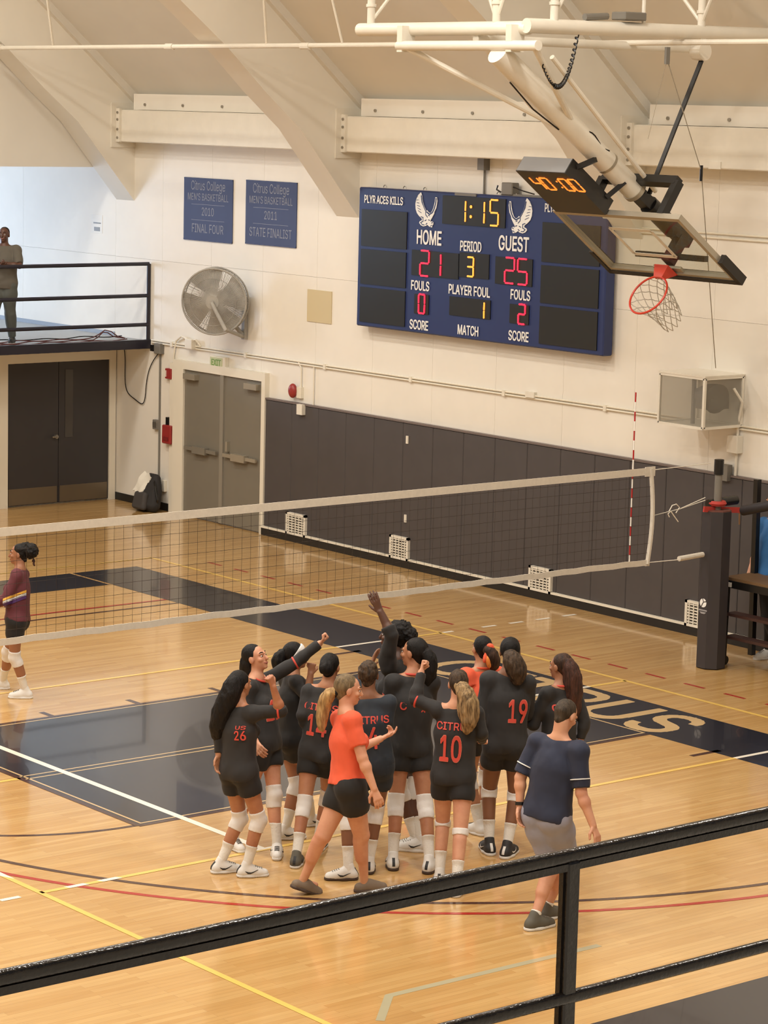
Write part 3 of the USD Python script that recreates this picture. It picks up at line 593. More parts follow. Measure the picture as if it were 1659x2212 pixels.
part('motor', [bx(.2, .4, -.75, -.45, 6.79, 6.87, .01), tube([(.3, -1.2, 6.8), (.3, -.9, 6.82)], .035, 10)], grey_m, bk)
hx = []
for k in range(181):
    f = k/180; c = np.array(onX(.45, 1172, 140))*(1-f)**2+np.array(onX(.45, 1215, 260))*2*f*(1-f)+np.array(onX(.45, 1247, 75))*f*f
    a = f*26*2*PI; hx.append(c+V(.022*math.cos(a), .0, .022*math.sin(a)) if f > .3 else c+V(.01*math.cos(a), 0, .01*math.sin(a)))
part('coil_cord', tube(hx, .0075, 5), black_m, bk)
part('power_cord', [tube([m0+md*.3+nf*.13, m0+md*.7+nf*.16, m0+md*1.1+nf*.12], .008, 6), tube([m0+md*1.4+V(.1, 0, .06)+V(0, 0, .02*math.sin(k)) + md*k*.05 for k in range(8)], .008, 6)], black_m, bk)
# shot clock box above the board
sc = thing('shot_clock', 'black shot clock box with orange digits fixed above the tilted backboard', 'shot clock', at=B(-.45, .9, 0))
cz0, cz1 = hh+.02, hh+.73
part('case', m3.Manifold.hull_points([tuple(B(x, u, n)) for x in (-.83, -.09) for u in (cz0, cz1) for n in (.05, -.13)]), mat('clock_case', (40, 38, 36), .4, var=.1), sc)
part('end_plate', m3.Manifold.hull_points([tuple(B(x, u, n)) for x in (-.82, -.1) for u in (cz1, cz1+.006) for n in (.045, -.125)]), mat('clock_end', (150, 152, 156), .35, metal=.3), sc)
part('mount_arm', bar(B(-.09, cz1-.1, -.1), B(.1, cz1-.1, -.2), .06, .05), black_m, sc); part('mount_arm', bar(B(-.09, cz0+.1, -.1), B(.05, cz0+.1, -.3), .06, .05), black_m, sc)
dx = 0
for ch in '40:00':
    w = .055
    if ch == ':': dx += .03
    o = B(-.66+dx, cz1-.2, .052)
    pl = []
    P7 = {'a': ((-w, .1), (w, .1)), 'b': ((w, .1), (w, 0)), 'c': ((w, 0), (w, -.1)), 'd': ((-w, -.1), (w, -.1)), 'e': ((-w, 0), (-w, -.1)), 'f': ((-w, .1), (-w, 0)), 'g': ((-w, 0), (w, 0))}
    segs = [LineString([np.array(P7[s][0])*.86+np.array(P7[s][1])*.14, np.array(P7[s][1])*.86+np.array(P7[s][0])*.14]).buffer(.011, 3) for s in SEG[ch]] if ch != ':' else [Point(0, .05).buffer(.012), Point(0, -.05).buffer(.012)]
    part('digit', place(ext(__import__('shapely').union_all(segs), .004), o, ex, up), led_o, sc, smooth=False)
    dx += .145 if ch != ':' else .10-.0
# safety strap, pulley, rope
t = thing('safety_strap', 'black safety strap from the ceiling reel to the basket mast', 'strap', at=(.3, .42, 6.5))
part('reel', [disc((.3, .42, 6.52), .09, (1, 0, 0), .14), bx(.26, .34, .38, .46, 6.55, 6.7)], white_m, t)
part('strap', bar((.3, .44, 6.43), (.12, -.05, 5.08), .05, .02, (0, 1, 0)), black_m, t)
t = thing('hoist_rope', 'thin rope from a ceiling pulley down past the glass board to the speaker cage', 'rope', at=(.3, .3, 6.5))
q0, q1, q2 = onX(.3, 1441, 128), onX(.3, 1515, 370), onX(.0, 1546, 795)
part('pulley', bar(q0+V(0, 0, .12), q0-V(0, 0, .05), .05, .03), grey_m, t)
part('rope', [tube([q0, q0+(q1-q0)*.5, q1], .005, 5), tube([q1, (q1+q2)/2, q2], .005, 5), tube([q0, onX(.1, 1400, 300)], .003, 4)], mat('rope', (150, 140, 122), .8), t)
part('hook', [tube([q1+V(0, 0, .06), q1-V(0, 0, .1)], .016, 8)], black_m, t)
t = thing('ceiling_pipe', 'long thin white pipe hung across the roof ribs', 'pipe', at=(-5, .2, 6.57))
part('pipe', tube([(-13.2, .17, 6.57), (3.6, .17, 6.61)], .03, 10), white_m, t)
for x in (-13.1, -8.9, -6.05, -2.4): part('coupling', tube([(x, .17, 6.58), (x+.16, .17, 6.58)], .042, 10), white_m, t)
for a, b in ((-6.75, -6.1), (-5.25, -5.2), (-11.6, -11.0)): part('hanger_rod', tube([(a, .17, 6.58), (b, -.5, roof(-.5))], .016, 8), white_m, t)

# ------------------------------------------------------------------ volleyball net and posts
net = thing('volleyball_net', 'white taped volleyball net stretched across the court', 'net', at=(0, -4.5, 1.24))
ye, ys = .28, -10.2
zt = lambda y: 2.235
zb = lambda y: 1.235
def strip(z0, z1, y0, y1, thk=.004, wob=0.):
    n = 60; vs = []; F = []
    for i in range(n+1):
        y = y0+(y1-y0)*i/n; w = wob*math.sin(2.3*i)+wob*.6*math.sin(.7*i+1)
        for x in (-thk, thk):
            for z in (z0, z1): vs.append((x, y, z+w))
    for i in range(n):
        a, b = 4*i, 4*i+4
        for p, q in ((0, 1), (1, 3), (3, 2), (2, 0)): F += [(a+p, b+p, b+q), (a+p, b+q, a+q)]
    m = trimesh.Trimesh(vs, F, process=False); m.fix_normals(); return m
part('top_tape', strip(2.165, 2.24, ys, ye), tape_m, net)
part('bottom_tape', strip(1.21, 1.27, ys, ye, wob=.004), tape_m, net)
n = 24; sd = [(0, ye-.03+.05*math.sin(PI*i/n), 1.22+(2.23-1.22)*i/n) for i in range(n+1)]
part('side_tape', tube([(x, y, z) for x, y, z in sd], .024, 6), tape_m, net)
cg = []
for k in range(1, 10): z = 1.24+.1*k; cg.append(tube([(0, ys, z), (0, ye-.02, z)], .0016, 4))
for k in range(105): y = ys+.1*k; cg.append(tube([(0, y, 1.25), (0, y, 2.2)], .0016, 4))
part('mesh_cords', cg, netcord_m, net, kind='stuff')
part('corner_patch', [bx(-.006, .006, ye-.11, ye+.03, 2.15, 2.25), bx(-.006, .006, ye-.06, ye, 1.2, 1.26)], tape_m, net)
part('top_cable', tube([(0, ye, 2.215), (0, .8, 2.222), (0, 1.14, 2.23)], .005, 6), cord_m, net)
mp = V(0, ye+.03, 1.73)
part('side_cord', [tube([mp, V(0, .7, 1.77), V(-.02, 1.1, 1.83+d)], .005, 5) for d in (0, .03)], cord_m, net)
part('bottom_cord', [tube([(0, ye, 1.235), (0, .75, 1.225)], .005, 5)], cord_m, net); part('tension_sleeve', tube([(0, .72, 1.235), (0, 1.08, 1.25)], .028, 10), tape_m, net)
part('loose_cord_end', [tube([onX(0, 1445, 1105), onX(0, 1452, 1092), onX(0, 1461, 1089), onX(0, 1468, 1096), onX(0, 1460, 1108)], .006, 5), tube([onX(0, 1449, 1104), onX(0, 1455, 1113), onX(0, 1465, 1127)], .006, 5), tube([onX(0, 1449, 1104), onX(0, 1443, 1110), onX(0, 1446, 1117)], .006, 5)], cord_m, net)
an = thing('net_antenna', 'thin red and white striped antenna rod standing at the net edge', 'antenna', at=(-.012, 0, 1.24))
am = [mat('antenna_red', (176, 40, 40), .5), mat('antenna_white', (238, 234, 226), .5)]
for k in range(18): part('stripe', tube([(-.012, -.0, 1.24+.1*k), (-.012, 0, 1.34+.1*k)], .008, 8), am[(k+1) % 2], an)
def post(y, lab):
    t = thing('net_post', lab, 'net post', 'net posts', at=(0, y, 0))
    a = (np.arange(8)+.5)*PI/4; r = .165
    oc = Polygon([(r*math.cos(q), r*math.sin(q)) for q in a])
    padm = mat('post_pad', (54, 50, 53), .5, var=.08, vscale=3)
    part('pad', place(ext(oc, 1.7), (0, y, 0.01), (1, 0, 0), (0, 1, 0)), padm, t, smooth=False)
    part('pad_cap', place(ext(oc.buffer(-.01), .012), (0, y, 1.71), (1, 0, 0), (0, 1, 0)), mat('pad_top', (110, 66, 56), .7), t, smooth=False)
    part('pole', tube([(0, y, 0), (0, y, 2.2)], .04, 16), grey_m, t); part('pole_head', tube([(0, y, 2.1), (0, y, 2.26)], .052, 16), black_m, t)
    part('pad_seam', bx(-.18, -.155, y-.02, y+.02, .7, 1.7), black_m, t)
    s = math.cos(PI/8)*r+.001; qx = V(math.cos(-PI/4), math.sin(-PI/4), 0); qy = V(-qx[1], qx[0], 0)
    c = V(0, y, 0)+V(.0, -s, .6)*V(1, 1, 1)
    part('emblem', place(ext(Point(0, 0).buffer(.048, 12).difference(LineString([(-.01, .05), (.005, .01), (-.03, -.05)]).buffer(.006)).difference(LineString([(.005, .01), (.045, .02)]).buffer(.005)), .002), (0, y-s, .72), (1, 0, 0), (0, 0, 1)), print_m, t, smooth=False)
    part('emblem', [place(ext(sbox(-.06, -.008, .06, .008), .002), (0, y-s, .64), (1, 0, 0), (0, 0, 1)), place(ext(Polygon([(-.05, 0), (.05, 0), (.025, -.02), (-.025, -.02)]), .002), (0, y-s, .622), (1, 0, 0), (0, 0, 1))], mat('emblem_grey', (150, 148, 150), .5), t, smooth=False)
post(1.27, 'black padded net post standing at the right end of the net')
post(-11.3, 'black padded net post standing at the left end of the net')
part('top_cable', tube([(0, ys, 2.215), (0, -11.2, 2.225)], .005, 6), cord_m, net); part('bottom_cord', tube([(0, ys, 1.24), (0, -11.2, 1.24)], .005, 6), cord_m, net)
t = thing('red_strap', 'red strap wound around the net post under a black crank pad', 'strap', at=(.0, 1.3, 1.75))
part('webbing', [tube([(0+.07*math.cos(a), 1.27+.07*math.sin(a), 1.79) for a in np.arange(16)*PI/8], .03, 6, True), bar(onX(0, 1520, 1100), onX(.0, 1600, 1102), .02, .06)], mat('strap_red', (178, 58, 50), .7), t)
part('crank_pad', tube([onX(-.05, 1530, 1089), onX(-.05, 1590, 1080)], .05, 12), black_m, t); part('loose_end', tube([onX(0, 1597, 1105), onX(0, 1597, 1133)], .008, 6), mat('strap_tan', (150, 110, 70), .7), t)
t = thing('referee_stand', 'dark steel referee stand with a plywood platform behind the net post', 'referee stand', at=(.3, 1.75, 0))
part('platform', bx(-.05, .75, 1.47, 1.95, .93, .97), mat('plywood', (112, 84, 54), .6, var=.15, stretch=(1, 6, 1)), t)
part('platform_frame', [bx(-.06, .76, 1.46, 1.49, .86, .94), bx(-.06, -.03, 1.46, 1.96, .86, .94)], black_m, t)
part('tag', bx(.0, .08, 1.453, 1.46, .87, .92), paper_m, t)
for x in (-.02, .72):
    part('leg', [bar((x, 1.5, .94), (x, 1.48, .06), .05, .05), bar((x, 1.9, 2.0), (x, 1.93, .06), .06, .06)], black_m, t)
    part('wheel', disc((x, 1.5, .05), .05, (1, 0, 0), .04), black_m, t)
part('padded_rail', tube([onY(1.5, 1605, 1103), onY(1.5, 1700, 1085), onY(1.5, 1760, 1080)], .055, 12), mat('rail_pad', (44, 40, 42), .6), t)
for z in (.3, .55): part('step', bx(.0, .72, 1.47, 1.62, z, z+.03), mat('step_brown', (66, 42, 36), .5), t)

# ------------------------------------------------------------------ near railing of the stand the picture is taken from
t = thing('gallery_railing', 'black painted pipe railing crossing the front of the picture', 'railing', at=(13.55, -14, 2.44))
part('top_rail', [tube([(13.55, -24, 3.555), (13.55, -9, 3.555)], .024, 20)], rail_m, t)
part('rail_strip', bx(13.53, 13.57, -24, -9, 3.512, 3.536), rail_m, t)
part('mid_rail', tube([(13.56, -24, 3.09), (13.56, -9, 3.09)], .022, 20), rail_m, t)
part('low_rail', tube([(13.56, -24, 2.68), (13.56, -9, 2.68)], .022, 20), rail_m, t)
for y in (-13.57, -16.1, -11.0):
    part('post', [bx(13.525, 13.575, y-.027, y+.027, 2.44, 3.54, .006), bx(13.542, 13.558, y-.034, y+.034, 2.44, 3.53)], rail_m, t)
one('gallery_floor', [bx(13.5, 20, -28.5, -4, 2.3, 2.44), bx(13.5, 13.7, -28.5, -4, 0, 2.3)], wall_m, kind='structure')

# ------------------------------------------------------------------ people: smooth distance fields turned into one skin each
def nrm(v): return np.asarray(v, float)/max(np.linalg.norm(v), 1e-9)
class Vol:
    """A smooth union of rounded shapes; each may be clipped by planes (point, normal: the side the normal points to is cut off)."""
    def __init__(s): s.p = []
    def cone(s, a, b, ra, rb, k=.02, flat=None, fs=1., clip=(), cut=False):
        a, b = np.array(a, float), np.array(b, float); R = max(ra, rb); lo, hi = np.minimum(a, b)-R, np.maximum(a, b)+R
        def f(P):
            Q = P; A, B = a, b
            if flat is not None:
                Q = (P-a)+np.outer((P-a)@flat, flat)*(fs-1)+a; B = b+flat*((b-a)@flat)*(fs-1)
            d = B-A; L = d@d+1e-12; t = np.clip((Q-A)@d/L, 0, 1)
            return np.linalg.norm(Q-A-t[:, None]*d, axis=1)-(ra+t*(rb-ra))
        s.p.append((f, lo, hi, k, clip, cut)); return s
    def ell(s, c, r, F=None, k=.02, clip=(), cut=False):
        c = np.array(c, float); r = np.array(r, float); F = np.eye(3) if F is None else np.array(F, float); R = max(r)
        def f(P):
            q = (P-c)@F.T; k0 = np.linalg.norm(q/r, axis=1); k1 = np.linalg.norm(q/r**2, axis=1)
            return k0*(k0-1)/np.maximum(k1, 1e-6)
        s.p.append((f, c-R, c+R, k, clip, cut)); return s
    def join(s, o): s.p += o.p; return s
    @staticmethod
    def one(pr, P):
        d = pr[0](P)
        for q, n in pr[4]: d = np.maximum(d, (P-q)@n)
        return d
    def at(s, P):
        D = np.full(len(P), .5)
        for pr in s.p:
            m = np.all((P > pr[1]-.08) & (P < pr[2]+.08), axis=1)
            if m.any(): D[m] = s.mix(D[m], s.one(pr, P[m]), pr)
        return D
    @staticmethod
    def mix(D, d, pr):
        if pr[5]: return np.maximum(D, -d)
        k = pr[3]; h = np.maximum(k-np.abs(D-d), 0)/k
        return np.minimum(D, d)-h*h*k*.25
    def mesh(s, h, warp=None, clip=()):
        lo = np.min([p[1] for p in s.p if not p[5]], 0)-3*h-.01; hi = np.max([p[2] for p in s.p if not p[5]], 0)+3*h+.01
        n = np.ceil((hi-lo)/h).astype(int)+1
        D = np.full(n, .5, np.float32); ax = [lo[i]+h*np.arange(n[i]) for i in range(3)]
        for pr in s.p:
            mg = pr[3]*.6+2.5*h+.005
            i0 = np.maximum(np.floor((pr[1]-mg-lo)/h).astype(int), 0); i1 = np.minimum(np.ceil((pr[2]+mg-lo)/h).astype(int)+1, n)
            if np.any(i1 <= i0): continue
            sl = tuple(slice(a, b) for a, b in zip(i0, i1))
            G = np.stack(np.meshgrid(*[ax[i][sl[i]] for i in range(3)], indexing='ij'), -1).reshape(-1, 3)
            D[sl] = s.mix(D[sl], s.one(pr, G).reshape(D[sl].shape), pr)
        for q, nn in clip:
            D = np.maximum(D, ((ax[0][:, None, None]-q[0])*nn[0]+(ax[1][None, :, None]-q[1])*nn[1]+(ax[2][None, None, :]-q[2])*nn[2]).astype(np.float32))
        if warp is not None:
            I = np.argwhere(np.abs(D) < 4*h); D[tuple(I.T)] += warp(lo+I*h)
        return nets(D, lo, h)
def nets(D, lo, h):
    """Naive surface nets of the zero level."""
    S = D < 0
    c = [(i, j, k) for i in (0, 1) for j in (0, 1) for k in (0, 1)]
    n = np.array(D.shape); sub = lambda A, o: A[o[0]:n[0]-1+o[0], o[1]:n[1]-1+o[1], o[2]:n[2]-1+o[2]]
    cnt = sum(sub(S, o).astype(np.int8) for o in c)
    I = np.argwhere((cnt > 0) & (cnt < 8)); vals = {o: D[I[:, 0]+o[0], I[:, 1]+o[1], I[:, 2]+o[2]] for o in c}
    acc = np.zeros((len(I), 3)); num = np.zeros(len(I))
    for a in c:
        for ax in range(3):
            if a[ax]: continue
            b = list(a); b[ax] = 1; va, vb = vals[a], vals[tuple(b)]; m = (va < 0) != (vb < 0)
            t = np.where(m, va/np.where(m, va-vb, 1), 0); q = np.array(a, float)[None]+np.zeros((len(I), 3)); q[:, ax] = t
            acc += q*m[:, None]; num += m
    v = lo+h*(I+acc/num[:, None])
    vid = np.full(n-1, -1, np.int32); vid[tuple(I.T)] = np.arange(len(I)); F = []
    for ax in range(3):
        u, w = (ax+1) % 3, (ax+2) % 3
        A = [slice(None)]*3; B = [slice(None)]*3; A[ax] = slice(0, -1); B[ax] = slice(1, None)
        E = np.argwhere(S[tuple(A)] != S[tuple(B)])
        E = E[(E[:, u] > 0) & (E[:, w] > 0) & (E[:, u] < n[u]-1) & (E[:, w] < n[w]-1)]
        du, dw = np.eye(3, dtype=int)[u], np.eye(3, dtype=int)[w]
        q = [vid[tuple((E-a*du-b*dw).T)] for a, b in ((1, 1), (0, 1), (0, 0), (1, 0))]
        neg = S[tuple(E.T)]
        q = np.stack(q, 1); q[~neg] = q[~neg][:, ::-1]; F.append(q)
    q = np.vstack(F); q = q[(q >= 0).all(1)]
    return v, np.vstack([q[:, [0, 1, 2]], q[:, [0, 2, 3]]])
def cull(vf, vols, d=-.006):
    """Drops the skin that lies well inside the clothes."""
    v, f = vf; hid = np.zeros(len(v), bool)
    for o in vols: hid |= o.at(v) < d
    f = f[~hid[f].all(1)]; used = np.unique(f); m = np.full(len(v), -1); m[used] = np.arange(len(used)); return v[used], m[f]
def wrap(mesh2d, o, ex, ey, vol, off=.004, reach=.3):
    """Flat print laid onto a cloth: every point slides along the print's axis until it meets the cloth."""
    ex, ey = nrm(ex), nrm(ey); n = np.cross(ex, ey)
    v, f = trimesh.remesh.subdivide_to_size(mesh2d.vertices, mesh2d.faces, .02)
    P = o+v[:, :1]*ex+v[:, 1:2]*ey+n*reach; t = np.zeros(len(P))
    for _ in range(40):
        d = vol.at(P-n*t[:, None]); t += np.clip(d-off, -.02, .06)*.8
    return trimesh.Trimesh(P-n*t[:, None]+n*v[:, 2:3], f, process=False)

SKIN = {'light': mat('skin_light', (214, 160, 128), .55, var=.06, vscale=6, rgb2=(200, 140, 112)), 'tan': mat('skin_tan', (186, 132, 98), .5, var=.06, vscale=6, rgb2=(170, 112, 82)),
        'brown': mat('skin_brown', (132, 88, 62), .5, var=.08, vscale=6), 'dark': mat('skin_dark', (92, 60, 46), .45, var=.08, vscale=6), 'mid': mat('skin_mid', (160, 108, 78), .5, var=.07, vscale=6)}
def hair_mat(name, a, b): return mat('hair_'+name, a, .6, spec=.25, rgb2=b, vscale=16, stretch=(3, 3, .5), bump=.5, bscale=55)
HAIR = {'black': hair_mat('black', (27, 23, 22), (15, 13, 13)), 'brown': hair_mat('brown', (74, 50, 36), (40, 28, 22)), 'curly': hair_mat('curly', (84, 66, 50), (40, 32, 26)), 'blond': hair_mat('blond', (196, 160, 108), (126, 96, 62)), 'dirty': hair_mat('dirty', (176, 146, 104), (84, 66, 46)), 'red': hair_mat('red', (84, 54, 44), (46, 32, 28)), 'grey': hair_mat('grey', (78, 66, 54), (50, 42, 34)), 'ash': hair_mat('ash', (132, 112, 84), (92, 78, 58))}
def cloth_mat(name, rgb): return mat('cloth_'+name, rgb, .8, var=.1, vscale=7, bump=.25, bscale=9, sheen=.05)
CL = {'black': cloth_mat('black', (39, 37, 37)), 'short': cloth_mat('short_black', (30, 28, 28)), 'orange': cloth_mat('orange', (236, 96, 62)), 'navy': cloth_mat('navy', (36, 42, 64)), 'teal': cloth_mat('teal', (34, 42, 52)), 'grey': cloth_mat('grey', (150, 152, 170)), 'maroon': cloth_mat('maroon', (96, 40, 48)), 'olive': cloth_mat('olive', (96, 90, 80)), 'blue': cloth_mat('blue', (52, 112, 172)), 'denim': cloth_mat('denim', (92, 96, 92))}
sock_m = mat('sock_white', (226, 222, 214), .85, bump=.3, bscale=70); padk_m = mat('knee_pad_white', (228, 224, 220), .8, bump=.2, bscale=30)
shoe_w, shoe_k, sole_m = mat('shoe_white', (226, 224, 220), .55), mat('shoe_black', (40, 39, 40), .6), mat('sole_dark', (74, 58, 50), .6)
num_m, num_o = mat('number_orange', (206, 72, 58), .6), mat('number_edge', (224, 132, 112), .6)
eye_w, eye_d, lip_m = mat('eye_white', (220, 214, 208), .3), mat('eye_dark', (26, 18, 16), .3), mat('lip', (156, 84, 76), .5)
FH = nrm(V(fw[0], fw[1], 0)); RH = np.cross(FH, [0, 0, 1])
Z = V(0, 0, 1)
def face_dir(phi):
    a = math.radians(phi); return FH*math.cos(a)+RH*math.sin(a)
def on_ray(S, L, px, sg):
    d = nrm(ray(*px)); tc = (S-CAM)@d; C = CAM+d*tc; q = L*L-(C-S)@(C-S)
    if q <= 0: return S+(C-S)*L/np.linalg.norm(C-S)
    return C+d*math.sqrt(q)*sg
def ik(A, B, L1, L2, pole):
    d = B-A; D = np.linalg.norm(d); s = max(1., D/(L1+L2)*1.002); L1, L2 = L1*s, L2*s
    u = d/D; x = (L1*L1-L2*L2+D*D)/(2*D); h = math.sqrt(max(L1*L1-x*x, 0)); p = nrm(pole-u*(pole@u)); return A+u*x+p*h

def hand(vol, W, d, pn, h, pose, side):
    """Palm and five fingers: d along the hand, pn the way the palm faces."""
    d = nrm(d); pn = nrm(pn-d*(pn@d)); lat = np.cross(d, pn)*side; s = h/1.7
    palm = W+d*.045*s
    for o in (-.025, -.008, .009, .025): vol.cone(W+d*.012*s+lat*o*.6*s, W+d*.082*s+lat*o*s, .0125*s, .0115*s, k=.008)
    curl = {'relaxed': (.35, .45, .35), 'fist': (1.5, 1.6, 1.0), 'open': (.08, .12, .08), 'half': (.8, .9, .5)}[pose]
    for i, (o, Ln) in enumerate(((-.031, .072), (-.0105, .082), (.0105, .077), (.031, .06))):
        p = W+d*.086*s+lat*o*s; a = 0.; spread = o*(2.2 if pose == 'open' else .4)
        for j, fr in enumerate((.45, .32, .26)):
            if pose == 'peace' and i > 1: pass
            a += curl[j]*(1 if not (pose == 'half' and i == 0) else .4)
            q = p+(nrm(d+lat*spread)*math.cos(a)+pn*math.sin(a))*Ln*fr*s; vol.cone(p, q, (.0098-.0006*j)*s, (.0092-.0008*j)*s, k=.004); p = q
    t = W+d*.022*s-lat*.026*s; q = t+nrm(d*.75-lat*.75+pn*.35)*.042*s; vol.cone(t, q, .0135*s, .011*s, k=.008)
    e = q+nrm(d*.9-lat*(.25 if pose != 'open' else .6)+pn*(.9 if pose == 'fist' else .25))*.036*s; vol.cone(q, e, .0108*s, .009*s, k=.005)

DBG = []
def person(label, sp):
    g = sp.get; h = sp['h']; fem = g('fem', 1)
    dep = sp['dep']; up = Z
    Fd = face_dir(sp['phi']); Hc = deep(dep+g('dh', 0), *sp['head'])
    Pc = deep(dep+g('dp', 0), *sp['pel'])
    h = (Hc[2]-g('z0', 0))/.9306*g('hm', 1.)                    # the stature follows from where the head is
    A = nrm(Hc-Pc); Nk = Hc-A*.115*h-Fd*.012*h
    A = nrm(Nk-Pc); Pc = Nk-A*.298*h
    F = nrm(Fd-A*(Fd@A)); R = np.cross(F, A)
    Ph = face_dir(g('pphi', sp['phi'])); Ph = nrm(Ph-A*(Ph@A)); PR = np.cross(Ph, A)
    root = V(Pc[0], Pc[1], g('z0', 0))
    t = thing('person', label, 'person', at=root)
    DBG.append([label[:60], h, Hc[2]-g('z0', 0)+.118*h/1.7])
    hf = face_dir(g('hphi', sp['phi'])); pt = math.radians(g('hp', 0)); rl = math.radians(g('hr', 0))
    hu0 = nrm(Z*.6+A*.4); hR = nrm(np.cross(hf, hu0)); hf = np.cross(hu0, hR); hF = hf*math.cos(pt)+hu0*math.sin(pt); hU = np.cross(hR, hF)
    hR, hU = hR*math.cos(rl)+hU*math.sin(rl), hU*math.cos(rl)-hR*math.sin(rl)
    HF = np.array([hR, hF, hU])
    # ---- trunk
    wd = g('w', 1.)
    def trunk(o=0.):
        v = Vol(); W = Pc+A*.085*h; C = Pc+A*.188*h
        v.cone(Pc+PR*.04*h, Pc-PR*.04*h, .056*h*wd+o, .056*h*wd+o, k=.03)
        for s in (-1, 1): v.ell(Pc+PR*s*.04*h-Ph*.022*h-A*.022*h, np.array([.047, .045, .052])*h*wd+o, [PR, Ph, A], k=.03)
        v.cone(Pc+A*.02*h, W, .078*h*wd+o, .072*h*wd+o, k=.04, flat=F, fs=1.3)
        v.cone(W, C, .072*h*wd+o, .088*h*wd+o, k=.04, flat=F, fs=1.38)
        v.cone(C, C+A*.04*h, .086*h*wd+o, .072*h*wd+o, k=.04, flat=F, fs=1.5)
        if fem:
            for s in (-1, 1): v.ell(C+R*s*.04*h+F*.045*h-A*.002*h, np.array([.037, .036, .036])*h+o, [R, F, A], k=.03)
        return v
    sh = [Nk-A*.018*h+R*s*(.089 if fem else .104)*h for s in (-1, 1)]
    body = trunk(-.006)
    # ---- arms (left, right)
    L1, L2 = .172*h, .148*h; arms = []
    for i, s in enumerate((-1, 1)):
        ar = sp['arms'][i]; S = sh[i]
        loc = lambda q: nrm(F*q[0]+R*q[1]*s+A*q[2])
        if ar[0] == 'l': E = S+loc(ar[1])*L1; Wt = E+loc(ar[2])*L2
        else:
            e = on_ray(S, L1, ar[1][:2], ar[1][2])
            S = S+A*max(0, nrm(e-S)@A)*.035*h; E = on_ray(S, L1, ar[1][:2], ar[1][2]); Wt = on_ray(E, L2, ar[2][:2], ar[2][2])
        arms.append((S, E, Wt, ar[3] if len(ar) > 3 else 'relaxed', ar[4] if len(ar) > 4 else None))
    def arm(v, a, o=0., f=1., lo=0.):
        S, E, Wt = a[:3]; fa = nrm(Wt-E)
        v.ell(S, (.0325*h+o,)*3, k=.03)
        end = 1. if f >= 1 else f; cl = ((E+(Wt-E)*f, fa),) if 0 <= f < 1 else ()
        if f < 0: cl = ((S+(E-S)*(1+f), nrm(E-S)),)
        v.cone(S, E, .031*h*(.95+.05*wd)+o, .0245*h+o, k=.02, clip=cl if f < 0 else ())
        if f >= 0: v.cone(E, Wt, .0245*h+o, .0158*h+o*.8, k=.012, clip=cl); v.ell(E+(Wt-E)*.28, (.0255*h+o*.9,)*3, k=.02, clip=cl)
    for i, a in enumerate(arms):
        arm(body, a)
        d = nrm(a[2]-a[1]); pn = a[4] if a[4] is not None else (np.cross(d, nrm(np.cross(A, d)+1e-3)) if abs(d@A) < .6 else -R*(-1, 1)[i])
        hand(body, a[2], d, np.array(pn, float), h, a[3], (-1, 1)[i])
    # ---- head and neck
    body.cone(Nk-A*.02*h, Hc-hU*.035*h-hF*.01*h, .034*h, .031*h, k=.025)
    for s in (-1, 1): body.cone(Nk+A*.015*h, sh[s > 0]+A*.004*h, .026*h, .024*h, k=.04)
    m = h/1.7*.97
    B = lambda x, y, z: Hc+(hR*x+hF*y+hU*z)*m
    body.ell(B(0, -.012, .03), np.array([.073, .09, .082])*m, HF, k=.02); body.ell(B(0, .03, -.035), np.array([.055, .058, .075])*m, HF, k=.03)
    body.ell(B(0, .066, -.092), np.array([.02, .018, .016])*m, HF, k=.02); body.cone(B(0, .086, .012), B(0, .104, -.028), .008*m, .0135*m, k=.012)
    for s in (-1, 1):
        body.cone(B(s*.012, .088, .026), B(s*.045, .072, .026), .009*m, .009*m, k=.012)
        body.ell(B(s*.04, .062, -.022), np.array([.022, .02, .018])*m, HF, k=.015)
        body.ell(B(s*.03, .093, .006), np.array([.015, .012, .01])*m, HF, k=.008, cut=True) if 0 else None
        body.ell(B(s*.074, -.008, -.008), np.array([.011, .022, .032])*m, HF, k=.008)
    body.cone(B(-.016, .083, -.056), B(.016, .083, -.056), .0075*m, .0075*m, k=.008); body.cone(B(-.013, .082, -.068), B(.013, .082, -.068), .0075*m, .0075*m, k=.006)
    # ---- legs
    lw = g('lw', wd); legs = []; shoes = []
    for i, s in enumerate((-1, 1)):
        ft = sp['feet'][i]; hip = Pc+PR*s*.047*h-A*.018*h
        gz = g('z0', 0); an = V(ft[0], ft[1], gz) if g('fw') else onZ(gz+ft[3] if len(ft) > 3 else gz, ft[0], ft[1]); lift = ft[3] if len(ft) > 3 else 0
        fd = face_dir(ft[2]); ank = an+Z*(.048*h)-fd*.03*h
        kn = on_ray(hip, .245*h, ft[4][:2], ft[4][2]) if len(ft) > 4 and ft[4] else ik(hip, ank, .245*h, .235*h, fd+Ph*.5)
        DBG[-1].append(np.linalg.norm(hip-ank)/(.48*h)); legs.append((hip, kn, ank)); shoes.append((ank, fd, lift))
    def thigh(v, l, o=0., f=1.):
        hip, kn, ank = l; cl = ((hip+(kn-hip)*f, nrm(kn-hip)),) if f < 1 else ()
        v.cone(hip, kn, .051*h*lw+o, .0315*h*lw+o, k=.03, clip=cl); v.ell(hip+(kn-hip)*.3, (.049*h*lw+o,)*3, k=.03, clip=cl)
